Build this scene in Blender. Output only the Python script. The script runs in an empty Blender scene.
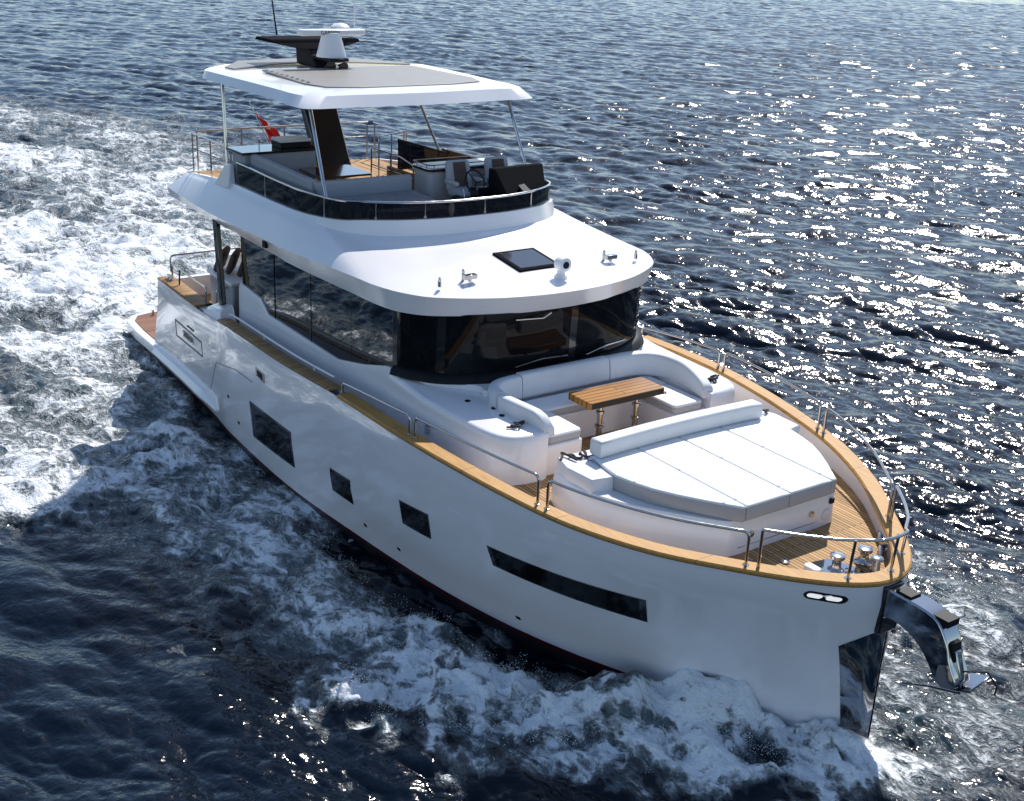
import bpy, bmesh, math, random
import numpy as np
from mathutils import Vector, Matrix

random.seed(7)
rng = np.random.default_rng(11)
S = bpy.context.scene
C = S.collection
R = math.radians

# ------------------------------------------------------------------ camera
cd = bpy.data.cameras.new('camera')
cam = bpy.data.objects.new('camera', cd)
C.objects.link(cam)
S.camera = cam
yaw, pitch, roll = 2.51091731, -0.36555372, 0.04713452
cf = np.array([math.cos(pitch) * math.cos(yaw), math.cos(pitch) * math.sin(yaw), math.sin(pitch)])
cr = np.cross(cf, [0, 0, 1]); cr /= np.linalg.norm(cr)
cu = np.cross(cr, cf)
r2 = math.cos(roll) * cr + math.sin(roll) * cu
u2 = -math.sin(roll) * cr + math.cos(roll) * cu
cam.matrix_world = Matrix(((r2[0], u2[0], -cf[0], 18.2445455), (r2[1], u2[1], -cf[1], -11.9045899),
                           (r2[2], u2[2], -cf[2], 9.90411269), (0, 0, 0, 1)))
cd.sensor_width = 36.0
cd.lens = 1242.5919 * 36.0 / 1024.0
cd.clip_start = 0.1
cd.clip_end = 20000

# ------------------------------------------------------------------ daylight
SUN_AZ, SUN_EL = R(128), R(46.5)
W = bpy.data.worlds.new('World')
S.world = W
W.use_nodes = True
wn = W.node_tree.nodes; wl_ = W.node_tree.links
wn.clear()
sky = wn.new('ShaderNodeTexSky'); sky.sky_type = 'NISHITA'; sky.sun_disc = False
sky.sun_elevation = SUN_EL
sky.sun_rotation = math.pi / 2 - SUN_AZ
sky.air_density = 1.0; sky.dust_density = 0.3; sky.ozone_density = 1.8
bg = wn.new('ShaderNodeBackground'); bg.inputs['Strength'].default_value = 0.125
wo = wn.new('ShaderNodeOutputWorld')
wl_.new(sky.outputs[0], bg.inputs[0]); wl_.new(bg.outputs[0], wo.inputs[0])
sd = bpy.data.lights.new('sun', 'SUN'); sd.energy = 4.4; sd.angle = R(0.5); sd.color = (1.0, 0.955, 0.89)
sun = bpy.data.objects.new('sun', sd); C.objects.link(sun)
sdir = Vector((math.cos(SUN_EL) * math.cos(SUN_AZ), math.cos(SUN_EL) * math.sin(SUN_AZ), math.sin(SUN_EL)))
sun.rotation_euler = sdir.to_track_quat('Z', 'Y').to_euler()
sun.location = sdir * 60
S.view_settings.view_transform = 'Standard'
S.view_settings.look = 'None'
S.view_settings.exposure = 0.36
S.view_settings.gamma = 1.0
S.view_settings.use_curve_mapping = False
S.cycles.use_denoising = True
S.cycles.max_bounces = 8
S.cycles.sample_clamp_indirect = 4.0
S.cycles.caustics_reflective = False
S.cycles.caustics_refractive = False

# ------------------------------------------------------------------ materials
MAT = {}
def nodes_of(name):
    m = bpy.data.materials.new(name); m.use_nodes = True
    MAT[name] = m
    nt = m.node_tree
    return m, nt, nt.nodes['Principled BSDF'], nt.nodes, nt.links

def plain(name, col, rough=0.4, metal=0.0, coat=0.0, var=0.0, vscale=3.0, spec=0.5, bump=0.0, bscale=40.0, rvar=0.0, coat_rough=.06):
    m, nt, b, n, l = nodes_of(name)
    b.inputs['Base Color'].default_value = (*col, 1)
    b.inputs['Roughness'].default_value = rough
    b.inputs['Metallic'].default_value = metal
    b.inputs['Coat Weight'].default_value = coat
    b.inputs['Coat Roughness'].default_value = coat_rough
    b.inputs['Specular IOR Level'].default_value = spec
    tc = n.new('ShaderNodeTexCoord')
    if var > 0 or rvar > 0:
        t = n.new('ShaderNodeTexNoise'); t.inputs['Scale'].default_value = vscale
        t.inputs['Detail'].default_value = 5
        l.new(tc.outputs['Object'], t.inputs['Vector'])
        if var > 0:
            r = n.new('ShaderNodeMapRange')
            r.inputs['From Min'].default_value = 0.3; r.inputs['From Max'].default_value = 0.7
            r.inputs['To Min'].default_value = 1 - var; r.inputs['To Max'].default_value = 1 + var * .4
            mx = n.new('ShaderNodeMix'); mx.data_type = 'RGBA'; mx.blend_type = 'MULTIPLY'
            mx.inputs['Factor'].default_value = 1
            mx.inputs[6].default_value = (*col, 1)
            l.new(t.outputs['Fac'], r.inputs['Value']); l.new(r.outputs[0], mx.inputs[7])
            l.new(mx.outputs[2], b.inputs['Base Color'])
        if rvar > 0:
            r = n.new('ShaderNodeMapRange')
            r.inputs['From Min'].default_value = 0.3; r.inputs['From Max'].default_value = 0.7
            r.inputs['To Min'].default_value = max(0, rough - rvar); r.inputs['To Max'].default_value = rough + rvar
            l.new(t.outputs['Fac'], r.inputs['Value']); l.new(r.outputs[0], b.inputs['Roughness'])
    if bump > 0:
        t2 = n.new('ShaderNodeTexNoise'); t2.inputs['Scale'].default_value = bscale; t2.inputs['Detail'].default_value = 3
        bp = n.new('ShaderNodeBump'); bp.inputs['Strength'].default_value = bump; bp.inputs['Distance'].default_value = 0.01
        l.new(tc.outputs['Object'], t2.inputs['Vector']); l.new(t2.outputs['Fac'], bp.inputs['Height'])
        l.new(bp.outputs[0], b.inputs['Normal'])
        if coat > .9: l.new(bp.outputs[0], b.inputs['Coat Normal'])
    return m

plain('gelcoat', (0.81, 0.79, 0.80), .22, coat=.5, var=.03, vscale=.8, rvar=.05)
plain('hull_gelcoat', (0.83, 0.805, 0.825), .16, coat=1.0, var=.03, vscale=.5, rvar=.03, bump=.02, bscale=1.3, coat_rough=.02)
plain('white_nonskid', (0.74, 0.74, 0.73), .55, var=.05, vscale=4, bump=.25, bscale=160)
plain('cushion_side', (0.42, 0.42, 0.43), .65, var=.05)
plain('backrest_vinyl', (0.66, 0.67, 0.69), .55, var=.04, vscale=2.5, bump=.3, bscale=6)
plain('cushion_white', (0.82, 0.82, 0.81), .62, var=.05, vscale=2.5, bump=.3, bscale=7)
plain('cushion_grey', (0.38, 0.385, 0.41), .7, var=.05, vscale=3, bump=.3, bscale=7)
plain('cushion_brown', (0.09, 0.055, 0.04), .8, var=.2, vscale=9, bump=.4, bscale=30)
plain('seam_dark', (0.05, 0.05, 0.055), .7)
plain('steel', (0.50, 0.49, 0.48), .14, metal=1.0, rvar=.05, vscale=6)
plain('mirror_steel', (0.44, 0.44, 0.45), .05, metal=1.0, rvar=.03, vscale=4)
plain('black_gloss', (0.012, 0.012, 0.014), .08, coat=.5)
plain('black_matt', (0.014, 0.014, 0.016), .5, var=.2, spec=.15)
plain('charcoal', (0.016, 0.018, 0.023), .35, var=.1, bump=.1, bscale=90, spec=.2)
plain('black_flat', (0.010, 0.010, 0.012), .9, spec=.03)
plain('rubber', (0.02, 0.02, 0.02), .7)
plain('stripe_red', (0.055, 0.008, 0.010), .3)
plain('antifoul', (0.012, 0.013, 0.018), .4)
plain('panel_taupe', (0.22, 0.20, 0.18), .42, var=.08, vscale=5, bump=.15, bscale=60)
plain('wood_dark', (0.10, 0.042, 0.018), .16, coat=.6, var=.3, vscale=6)
plain('flag_red', (0.62, 0.012, 0.012), .75)
plain('white_paint', (0.82, 0.82, 0.82), .3)
plain('text_dark', (0.05, 0.055, 0.07), .4)
plain('interior', (0.10, 0.10, 0.11), .6, var=.2)
plain('dash_white', (0.55, 0.54, 0.52), .4)
plain('dash_red', (0.09, 0.03, 0.025), .4)
plain('rope', (0.03, 0.03, 0.035), .85, bump=.6, bscale=120)

m = plain('sunpad_vinyl', (.82, .82, .81), .6, bump=.3, bscale=6)
nt = m.node_tree; n = nt.nodes; l = nt.links; b = n['Principled BSDF']
wv = n.new('ShaderNodeTexWave'); wv.bands_direction = 'X'; wv.inputs['Scale'].default_value = .29; wv.inputs['Distortion'].default_value = .15
tc = n.new('ShaderNodeTexCoord'); l.new(tc.outputs['Object'], wv.inputs['Vector'])
rp = n.new('ShaderNodeMapRange'); rp.inputs['From Min'].default_value = .985; rp.inputs['From Max'].default_value = 1.0
rp.inputs['To Min'].default_value = 1.0; rp.inputs['To Max'].default_value = .0
l.new(wv.outputs['Fac'], rp.inputs['Value'])
bq = n.new('ShaderNodeBump'); bq.inputs['Strength'].default_value = .7; bq.inputs['Distance'].default_value = .02
l.new(rp.outputs[0], bq.inputs['Height'])
old = b.inputs['Normal'].links[0].from_node
l.new(old.outputs[0], bq.inputs['Normal']); l.new(bq.outputs[0], b.inputs['Normal'])

def glass(name, tint, fac, rough=.02, body=(0.006, 0.007, 0.009), spec=.6, coat=.4):
    m, nt, b, n, l = nodes_of(name)
    b.inputs['Base Color'].default_value = (*body, 1)
    b.inputs['Roughness'].default_value = rough
    b.inputs['Specular IOR Level'].default_value = spec
    b.inputs['Coat Weight'].default_value = coat
    b.inputs['Coat Roughness'].default_value = .02
    tr = n.new('ShaderNodeBsdfTransparent'); tr.inputs[0].default_value = (*tint, 1)
    mx = n.new('ShaderNodeMixShader'); mx.inputs[0].default_value = fac
    l.new(b.outputs[0], mx.inputs[1]); l.new(tr.outputs[0], mx.inputs[2])
    l.new(mx.outputs[0], n['Material Output'].inputs['Surface'])
    return m
glass('windscreen_glass', (.5, .55, .58), .10, spec=.16, coat=0)
glass('smoked_glass', (.20, .20, .24), .55, .03, (0.012, 0.012, 0.018))
m, nt, b, n, l = nodes_of('side_glass')
b.inputs['Base Color'].default_value = (.006, .0065, .007, 1); b.inputs['Roughness'].default_value = .005
b.inputs['Specular IOR Level'].default_value = 1.0; b.inputs['Coat Weight'].default_value = 1.0
b.inputs['Coat IOR'].default_value = 1.95; b.inputs['Coat Roughness'].default_value = .015
plain('hull_glass', (.004, .005, .006), .05, spec=.22)
m, nt, b, n, l = nodes_of('lens_lit')
b.inputs['Base Color'].default_value = (.9, .9, .88, 1); b.inputs['Emission Color'].default_value = (1, .97, .92, 1)
b.inputs['Emission Strength'].default_value = 0.45

def teak(name, along='X', width=.055, col=(.40, .235, .105), caulk=.006, rough=.55, coat=0.0, dark=(.03, .022, .016), shift=.6):
    m, nt, b, n, l = nodes_of(name)
    tc = n.new('ShaderNodeTexCoord')
    mp = n.new('ShaderNodeMapping')
    if along == 'Y':
        mp.inputs['Rotation'].default_value = (0, 0, R(90))
    l.new(tc.outputs['Object'], mp.inputs['Vector'])
    br = n.new('ShaderNodeTexBrick')
    br.inputs['Scale'].default_value = 1.0
    br.inputs['Brick Width'].default_value = 1.7
    br.inputs['Row Height'].default_value = width
    br.inputs['Mortar Size'].default_value = caulk
    br.inputs['Mortar Smooth'].default_value = .1
    br.inputs['Bias'].default_value = 0
    c1 = col; c2 = tuple(v * shift for v in col)
    br.inputs['Color1'].default_value = (*c1, 1); br.inputs['Color2'].default_value = (*c2, 1)
    br.inputs['Mortar'].default_value = (*dark, 1)
    l.new(mp.outputs[0], br.inputs['Vector'])
    mp2 = n.new('ShaderNodeMapping'); mp2.inputs['Scale'].default_value = (2.0, 40, 40) if along == 'X' else (40, 2.0, 40)
    l.new(tc.outputs['Object'], mp2.inputs['Vector'])
    g = n.new('ShaderNodeTexNoise'); g.inputs['Scale'].default_value = 1; g.inputs['Detail'].default_value = 6
    l.new(mp2.outputs[0], g.inputs['Vector'])
    rr = n.new('ShaderNodeMapRange'); rr.inputs['From Min'].default_value = .3; rr.inputs['From Max'].default_value = .7
    rr.inputs['To Min'].default_value = .72; rr.inputs['To Max'].default_value = 1.12
    l.new(g.outputs['Fac'], rr.inputs['Value'])
    mx = n.new('ShaderNodeMix'); mx.data_type = 'RGBA'; mx.blend_type = 'MULTIPLY'; mx.inputs['Factor'].default_value = 1
    l.new(br.outputs['Color'], mx.inputs[6]); l.new(rr.outputs[0], mx.inputs[7])
    l.new(mx.outputs[2], b.inputs['Base Color'])
    b.inputs['Roughness'].default_value = rough; b.inputs['Coat Weight'].default_value = coat; b.inputs['Specular IOR Level'].default_value = .2
    return m
teak('teak_deck', 'X', .062, (.60, .36, .16), rough=.7)
teak('teak_cross', 'Y', .07, (.50, .28, .11))
teak('teak_cap', 'X', 9, (.50, .265, .075), caulk=.004, rough=.5, coat=.0, shift=.9)
teak('teak_table', 'Y', .105, (.46, .20, .042), caulk=.009, rough=.35, coat=.08, shift=.75)
teak('teak_platform', 'Y', .08, (.34, .16, .09))
teak('lounge_slats', 'X', .09, (.36, .37, .39), caulk=.012, dark=(.16, .16, .17), shift=.96)


# ------------------------------------------------------------------ helpers
def tag(o, label=None, cat=None, group=None, kind=None):
    if label: o['label'] = label
    if cat: o['category'] = cat
    if group: o['group'] = group
    if kind: o['kind'] = kind
    return o
def empty(name, loc=(0, 0, 0), label=None, cat=None, group=None, rz=0):
    o = bpy.data.objects.new(name, None); C.objects.link(o)
    o.location = loc; o.rotation_euler = (0, 0, rz); o.empty_display_size = .2
    return tag(o, label, cat, group)
def mesh(name, v, f, mat, parent=None, smooth=35, bevel=0, bseg=2, midx=None, sub=0):
    me = bpy.data.meshes.new(name)
    me.from_pydata([tuple(p) for p in v], [], f)
    bm = bmesh.new(); bm.from_mesh(me)
    bmesh.ops.remove_doubles(bm, verts=bm.verts, dist=1e-5)
    bmesh.ops.recalc_face_normals(bm, faces=bm.faces)
    bm.to_mesh(me); bm.free()
    mats = mat if isinstance(mat, (list, tuple)) else [mat]
    for k in mats: me.materials.append(MAT[k])
    if midx is not None and len(midx) == len(me.polygons):
        me.polygons.foreach_set('material_index', midx)
    if smooth:
        me.polygons.foreach_set('use_smooth', [True] * len(me.polygons))
        me.set_sharp_from_angle(angle=R(smooth))
    o = bpy.data.objects.new(name, me); C.objects.link(o)
    if parent is not None:
        o.parent = parent
    if bevel:
        b = o.modifiers.new('bevel', 'BEVEL'); b.width = bevel; b.segments = bseg; b.limit_method = 'ANGLE'
        b.angle_limit = R(28); b.harden_normals = False
    if sub:
        s = o.modifiers.new('sub', 'SUBSURF'); s.levels = sub; s.render_levels = sub
    return o
class MB:
    def __init__(s): s.v = []; s.f = []; s.m = []
    def add(s, v, f, mi=0):
        k = len(s.v); s.v += [tuple(map(float, p)) for p in v]; s.f += [[i + k for i in q] for q in f]; s.m += [mi] * len(f); return s
    def box(s, a, b, mi=0):
        (x0, y0, z0), (x1, y1, z1) = a, b
        v = [(x0, y0, z0), (x1, y0, z0), (x1, y1, z0), (x0, y1, z0), (x0, y0, z1), (x1, y0, z1), (x1, y1, z1), (x0, y1, z1)]
        return s.add(v, [(0, 3, 2, 1), (4, 5, 6, 7), (0, 1, 5, 4), (1, 2, 6, 5), (2, 3, 7, 6), (3, 0, 4, 7)], mi)
    def hexa(s, bot, top, mi=0):
        return s.add(list(bot) + list(top), [(3, 2, 1, 0), (4, 5, 6, 7), (0, 1, 5, 4), (1, 2, 6, 5), (2, 3, 7, 6), (3, 0, 4, 7)], mi)
    def prism(s, poly, z0, z1, mi=0, inset=0):
        n = len(poly)
        g = (lambda z, p: z(p) if callable(z) else z)
        v = [(p[0], p[1], g(z0, p)) for p in poly] + [(p[0], p[1], g(z1, p)) for p in poly]
        f = [tuple(range(n - 1, -1, -1)), tuple(range(n, 2 * n))] + [(i, (i + 1) % n, n + (i + 1) % n, n + i) for i in range(n)]
        return s.add(v, f, mi)
    def prism_y(s, poly, y0, y1, mi=0):
        n = len(poly)
        v = [(p[0], y0, p[1]) for p in poly] + [(p[0], y1, p[1]) for p in poly]
        f = [tuple(range(n - 1, -1, -1)), tuple(range(n, 2 * n))] + [(i, (i + 1) % n, n + (i + 1) % n, n + i) for i in range(n)]
        return s.add(v, f, mi)
    def loft(s, rings, closed=True, cap0=False, cap1=False, mi=0):
        n = len(rings[0]); v = [p for r in rings for p in r]; f = []
        for i in range(len(rings) - 1):
            for j in range(n if closed else n - 1):
                a = i * n + j; b_ = i * n + (j + 1) % n
                f.append((a, b_, b_ + n, a + n))
        if cap0: f.append(tuple(range(n - 1, -1, -1)))
        if cap1: f.append(tuple(range((len(rings) - 1) * n, len(rings) * n)))
        return s.add(v, f, mi)
    def tube(s, path, r, n=8, closed=False, mi=0):
        P = [Vector(p) for p in path]; N = len(P); rings = []
        rr = r if isinstance(r, (list, tuple)) else [r] * N
        up = None
        for i in range(N):
            if closed: t = (P[(i + 1) % N] - P[i - 1])
            else: t = (P[min(i + 1, N - 1)] - P[max(i - 1, 0)])
            t.normalize()
            if up is None:
                a = Vector((0, 0, 1)) if abs(t.z) < .9 else Vector((1, 0, 0))
                up = (a - t * a.dot(t)).normalized()
            else:
                up = (up - t * up.dot(t))
                up = up.normalized() if up.length > 1e-6 else t.orthogonal().normalized()
            w = t.cross(up)
            rings.append([P[i] + (up * math.cos(2 * math.pi * k / n) + w * math.sin(2 * math.pi * k / n)) * rr[i] for k in range(n)])
        if closed: rings.append(rings[0])
        return s.loft(rings, True, not closed, not closed, mi)
    def lathe(s, prof, c, n=16, mi=0, axis='z'):
        rings = []
        for (r, z) in prof:
            ring = []
            for k in range(n):
                a = 2 * math.pi * k / n
                p = (r * math.cos(a), r * math.sin(a), z)
                if axis == 'x': p = (z, r * math.cos(a), r * math.sin(a))
                if axis == 'y': p = (r * math.sin(a), z, r * math.cos(a))
                ring.append((p[0] + c[0], p[1] + c[1], p[2] + c[2]))
            rings.append(ring)
        return s.loft(rings, True, True, True, mi)
    def build(s, name, mat, parent=None, **k):
        return mesh(name, s.v, s.f, mat, parent, midx=s.m, **k)

def catmull(P, k, closed=False):
    P = np.array(P, float); n = len(P); out = []
    for i in range(n if closed else n - 1):
        if closed: a, b_, c, d = P[i - 1], P[i], P[(i + 1) % n], P[(i + 2) % n]
        else: a, b_, c, d = P[max(i - 1, 0)], P[i], P[i + 1], P[min(i + 2, n - 1)]
        for j in range(k):
            t = j / k
            out.append(.5 * ((2 * b_) + (-a + c) * t + (2 * a - 5 * b_ + 4 * c - d) * t * t + (-a + 3 * b_ - 3 * c + d) * t ** 3))
    if not closed: out.append(P[-1])
    return np.array(out)
def ringsym(half, k=5):
    """half: starboard controls (x, |y|, z) from aft to bow centre; returns the whole open curve starboard-aft to port-aft"""
    h = [(x, -y, z) for x, y, z in half]
    full = h + [(x, y, z) for x, y, z in half[-2::-1]]
    return catmull(full, k)
def arc_pts(path, r=.06, n=5):
    """round the corners of a polyline"""
    P = [Vector(p) for p in path]; out = [P[0]]
    for i in range(1, len(P) - 1):
        a, b_, c = P[i - 1], P[i], P[i + 1]
        d1 = (a - b_); d2 = (c - b_); q = min(r, d1.length * .45, d2.length * .45)
        p0 = b_ + d1.normalized() * q; p1 = b_ + d2.normalized() * q
        for k in range(n + 1):
            t = k / n; out.append(p0 * (1 - t) ** 2 + b_ * 2 * t * (1 - t) + p1 * t * t)
    out.append(P[-1])
    return out
def rrect(x0, y0, x1, y1, r, n=4):
    pts = []
    for cx, cy, a0 in ((x1 - r, y1 - r, 0), (x0 + r, y1 - r, 90), (x0 + r, y0 + r, 180), (x1 - r, y0 + r, 270)):
        for k in range(n + 1):
            a = R(a0 + 90 * k / n); pts.append((cx + r * math.cos(a), cy + r * math.sin(a)))
    return pts
def soft_slab(name, poly, z0, z1, mat, parent=None, r=.04, side=None, **k):
    """an upholstered pad: outline poly, rounded top and bottom edges"""
    P = np.array(poly, float); c = P.mean(0)
    n = len(P)
    nx = np.roll(P, -1, 0) - np.roll(P, 1, 0)
    nr = np.stack([nx[:, 1], -nx[:, 0]], 1); nr /= np.linalg.norm(nr, axis=1, keepdims=True) + 1e-9
    area = .5 * np.sum(P[:, 0] * np.roll(P[:, 1], -1) - np.roll(P[:, 0], -1) * P[:, 1])
    if area < 0: nr = -nr
    rings = []
    g = (lambda z, p: z(p) if callable(z) else z)
    for ins, top, dz in ((r, 0, 0), (r * .3, 0, r * .3), (0, 0, r), (0, 1, -r), (r * .3, 1, -r * .3), (r, 1, 0)):
        Q = P - nr * ins
        rings.append([(q[0], q[1], (g(z1, q) if top else g(z0, q)) + dz) for q in Q])
    mb = MB()
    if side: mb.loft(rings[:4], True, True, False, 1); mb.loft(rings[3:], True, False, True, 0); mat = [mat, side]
    else: mb.loft(rings, True, True, True)
    return mb.build(name, mat, parent, smooth=60, **k)

#HULLBEGIN
SHEER = [(-7.52, 2.82, 2.34), (-4.7, 2.94, 2.37), (-3.2, 3.08, 2.52), (-.6, 3.17, 2.60), (1.7, 3.25, 2.755), (3.5, 3.25, 2.78), (4.85, 3.125, 2.74),
         (6, 2.93, 2.68), (7, 2.66, 2.62), (8, 2.17, 2.57), (8.8, 1.57, 2.545), (9.5, .99, 2.545), (9.95, .47, 2.55), (10.10, 0, 2.555)]
WLINE = [(-8.7, 2.60), (-5, 2.79), (-3.3, 2.95), (-.6, 3.03), (1.7, 2.88), (3.5, 2.70), (4.85, 2.47), (6, 2.16), (7, 1.78), (8, 1.30), (8.8, .86), (9.5, .42), (9.9, .14), (10.09, .012)]
FL = [.55, .75, .75, .75, .72, .68, .62, .56, .5, .46, .43, .4, .36, .3]
FU = [.95, .95, .95, .95, .93, .90, .87, .84, .80, .77, .75, .74, .72, .7]
def hull_levels():
    L = []
    def mixl(f, z, g=1.0):
        out = []
        for i, (s, w) in enumerate(zip(SHEER, WLINE)):
            ff = f[i] if f is not None else 0
            out.append((w[0] + ff * (s[0] - w[0]), (w[1] + ff * (s[1] - w[1])) * g, z if not callable(z) else z(s)))
        return out
    keel = [(w[0] - (.0 if i < 9 else .12 * (i - 8)), w[1] * .55, -.9) for i, w in enumerate(WLINE)]
    L.append(keel)
    L.append(mixl(None, -.05, .975))
    L.append(mixl(None, .10, .992))
    L.append(mixl(None, .15))
    L.append(mixl(None, .20, 1.004))
    L.append([tuple(.5 * np.array(a) + .5 * np.array(c)) for a, c in zip(mixl(None, .2, 1.004), mixl(FL, 1.2))])
    L.append(mixl(FL, 1.2))
    L.append(mixl(FU, 1.95))
    L.append([(x + (.012 if x > 9.9 else 0), y + .022 * min(1, y / .6), z - .30) for x, y, z in SHEER])
    L.append(list(SHEER))
    return L
#HULLEND
HK = 6
hull_rings = [ringsym(h, HK) for h in hull_levels()]
def hull_surface(x, z, side=-1):
    """half-breadth of the hull at x, z by interpolating the level curves"""
    ys = []; zs = []
    for r in hull_rings[3:]:
        half = r[:len(r) // 2 + 1]
        ys.append(np.interp(x, half[:, 0], -half[:, 1])); zs.append(np.interp(x, half[:, 0], half[:, 2]))
    return float(np.interp(z, zs, ys))

# ================================================================== THE YACHT
Y = empty('motor_yacht', (0, 0, 0), 'white three-deck motor yacht under way with teak capping and black windows', 'yacht')

# ---- hull
nr = len(hull_rings[0])
mb = MB()
slot = [2, 2, 1, 1, 0, 0, 0, 0, 0]
for i in range(len(hull_rings) - 1):
    k0 = len(mb.f)
    mb.loft([hull_rings[i].tolist(), hull_rings[i + 1].tolist()], False, mi=slot[i])
    for j in range(k0, len(mb.f)):
        if mb.v[mb.f[j][0]][0] > 8.4: mb.m[j] = 0
# transom and bottom
tl = [r[0].tolist() for r in hull_rings]; tr = [r[-1].tolist() for r in hull_rings]
for i in range(len(tl) - 1):
    mb.add([tl[i], tr[i], tr[i + 1], tl[i + 1]], [(0, 1, 2, 3)], 0 if i > 3 else 2)
for j in range(nr // 2):
    a, b_ = hull_rings[0][j], hull_rings[0][j + 1]; c, d = hull_rings[0][nr - 2 - j], hull_rings[0][nr - 1 - j]
    mb.add([a, b_, c, d], [(0, 1, 2, 3)], 2)
hull = mb.build('hull', ['hull_gelcoat', 'stripe_red', 'antifoul'], Y, smooth=50)

def inset_curve(r, d):
    r = np.array(r); t = np.gradient(r[:, :2], axis=0); t /= np.linalg.norm(t, axis=1, keepdims=True) + 1e-9
    nrm = np.stack([-t[:, 1], t[:, 0]], 1)
    q = r.copy(); q[:, :2] += nrm * d
    return q
sh = hull_rings[-1]
# bulwark: inner face and cap
capw = .23
def deck_z(x):
    return float(np.interp(x, [-4.2, 1.0, 3.8, 10.5], [1.9, 1.95, 2.33, 2.30]))
inn = inset_curve(sh, capw - .03)
low = inn.copy(); low[:, 2] = [deck_z(x) - .02 for x in inn[:, 0]]
inn_top = inn.copy(); inn_top[:, 2] -= .01
mb = MB().loft([inn_top.tolist(), low.tolist()], False)
mb.build('bulwark_lining', 'gelcoat', Y, smooth=50)
# caps: quarter caps, main cap
def cap_piece(x0, x1, d0, d1, th=.045, lift=.0):
    sel = [i for i in range(len(sh) // 2 + 1) if x0 <= sh[i][0] <= x1]
    return sel
def cap_from(idx, d0, d1, th, name, mat, lift=.002):
    o_ = inset_curve(sh, d0)[idx]; i_ = inset_curve(sh, d1)[idx]
    rings = []
    for a, c in zip(o_, i_):
        z = a[2] + lift
        out = a.copy(); ii = c.copy(); ii[2] = a[2]
        m1 = a * .92 + ii * .08; m2 = a * .08 + ii * .92
        rings.append([(out[0], out[1], z), (out[0], out[1], z + th * .6), (m1[0], m1[1], z + th), (m2[0], m2[1], z + th), (ii[0], ii[1], z + th * .6), (ii[0], ii[1], z)])
    return MB().loft(rings, True, True, True).build(name, mat, Y, smooth=40)
n_s = len(sh)
front = [i for i in range(n_s) if sh[i][0] >= 1.45]
cap_from(front, -.03, capw, .05, 'cap_rail', 'teak_cap')
dark = [i for i in range(n_s) if sh[i][0] >= 1.40]
cap_from(dark, -.022, .05, .012, 'cap_rubbing_strip', 'wood_dark', lift=-.012)
for side in (0, 1):
    ids = [i for i in range(n_s) if -3.9 <= sh[i][0] <= 1.5 and (i < n_s // 2) == (side == 0)]
    cap_from(ids, .01, .27, .03, 'side_cap', 'teak_cross')
    ids = [i for i in range(n_s) if sh[i][0] <= -4.75 and (i < n_s // 2) == (side == 0)]
    cap_from(ids, -.01, .36, .04, 'quarter_cap', 'teak_cross')
# inboard pipe along the side cap
for s in (-1, 1):
    idx = [i for i in range(n_s // 2 + 1) if -3.9 <= sh[i][0] <= 1.2]
    q = inset_curve(sh, .27)[idx]
    path = [(p[0], p[1] * (1 if s < 0 else -1), p[2] + .11) for p in q]
    m_ = MB().tube(path, .02, 8)
    for p in path[::5]:
        m_.tube([(p[0], p[1], p[2] - .12), p], .012, 6)
    m_.build('side_rail', 'white_paint', Y)

# deck sheets
ii = inset_curve(sh, capw - .04)
half = [p for p in ii[:n_s // 2 + 1] if p[0] > -4.1]
v = []; f = []
for k, p in enumerate(half):
    y = max(-p[1], 0.0) if p[1] < 0 else 0.0
    v += [(p[0], -y, deck_z(p[0])), (p[0], 0, deck_z(p[0])), (p[0], y, deck_z(p[0]))]
    if k:
        a = 3 * (k - 1); f += [(a, a + 1, a + 4, a + 3), (a + 1, a + 2, a + 5, a + 4)]
mesh('fore_deck', v, f, 'teak_deck', Y, smooth=50)
MB().box((-7.75, -2.62, 1.78), (-4.0, 2.62, 1.9)).build('cockpit_sole', 'teak_deck', Y)
mb = MB()
for s in (-1, 1):
    mb.hexa([(-7.7, s * 2.62, 1.8), (-4.6, s * 2.66, 1.8), (-4.6, s * 2.86, 1.8), (-7.7, s * 2.78, 1.8)],
            [(-7.5, s * 2.50, 2.32), (-4.6, s * 2.58, 2.35), (-4.6, s * 2.86, 2.35), (-7.5, s * 2.74, 2.32)])
mb.box((-7.50, -2.62, 1.6), (-7.36, 2.62, 2.34))
mb.build('cockpit_coaming', 'gelcoat', Y)
# quarter block carrying the pillar
for s in (-1, 1):
    mb = MB()
    mb.hexa([(-4.85, s * 2.42, 1.9), (-3.75, s * 2.52, 1.9), (-3.65, s * 3.03, 2.3), (-4.85, s * 2.93, 2.3)],
            [(-4.72, s * 2.50, 2.55), (-4.05, s * 2.56, 2.66), (-3.85, s * 2.9, 2.62), (-4.62, s * 2.86, 2.50)])
    mb.build('bulwark_block', 'gelcoat', Y, bevel=.04)
    mb = MB()
    mb.hexa([(-4.40, s * 2.60, 2.5), (-4.24, s * 2.60, 2.5), (-4.24, s * 2.70, 2.5), (-4.40, s * 2.70, 2.5)],
            [(-4.70, s * 2.56, 4.30), (-4.52, s * 2.56, 4.30), (-4.52, s * 2.66, 4.30), (-4.70, s * 2.66, 4.30)])
    mb.build('overhang_pillar', 'black_gloss', Y, bevel=.02)
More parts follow.
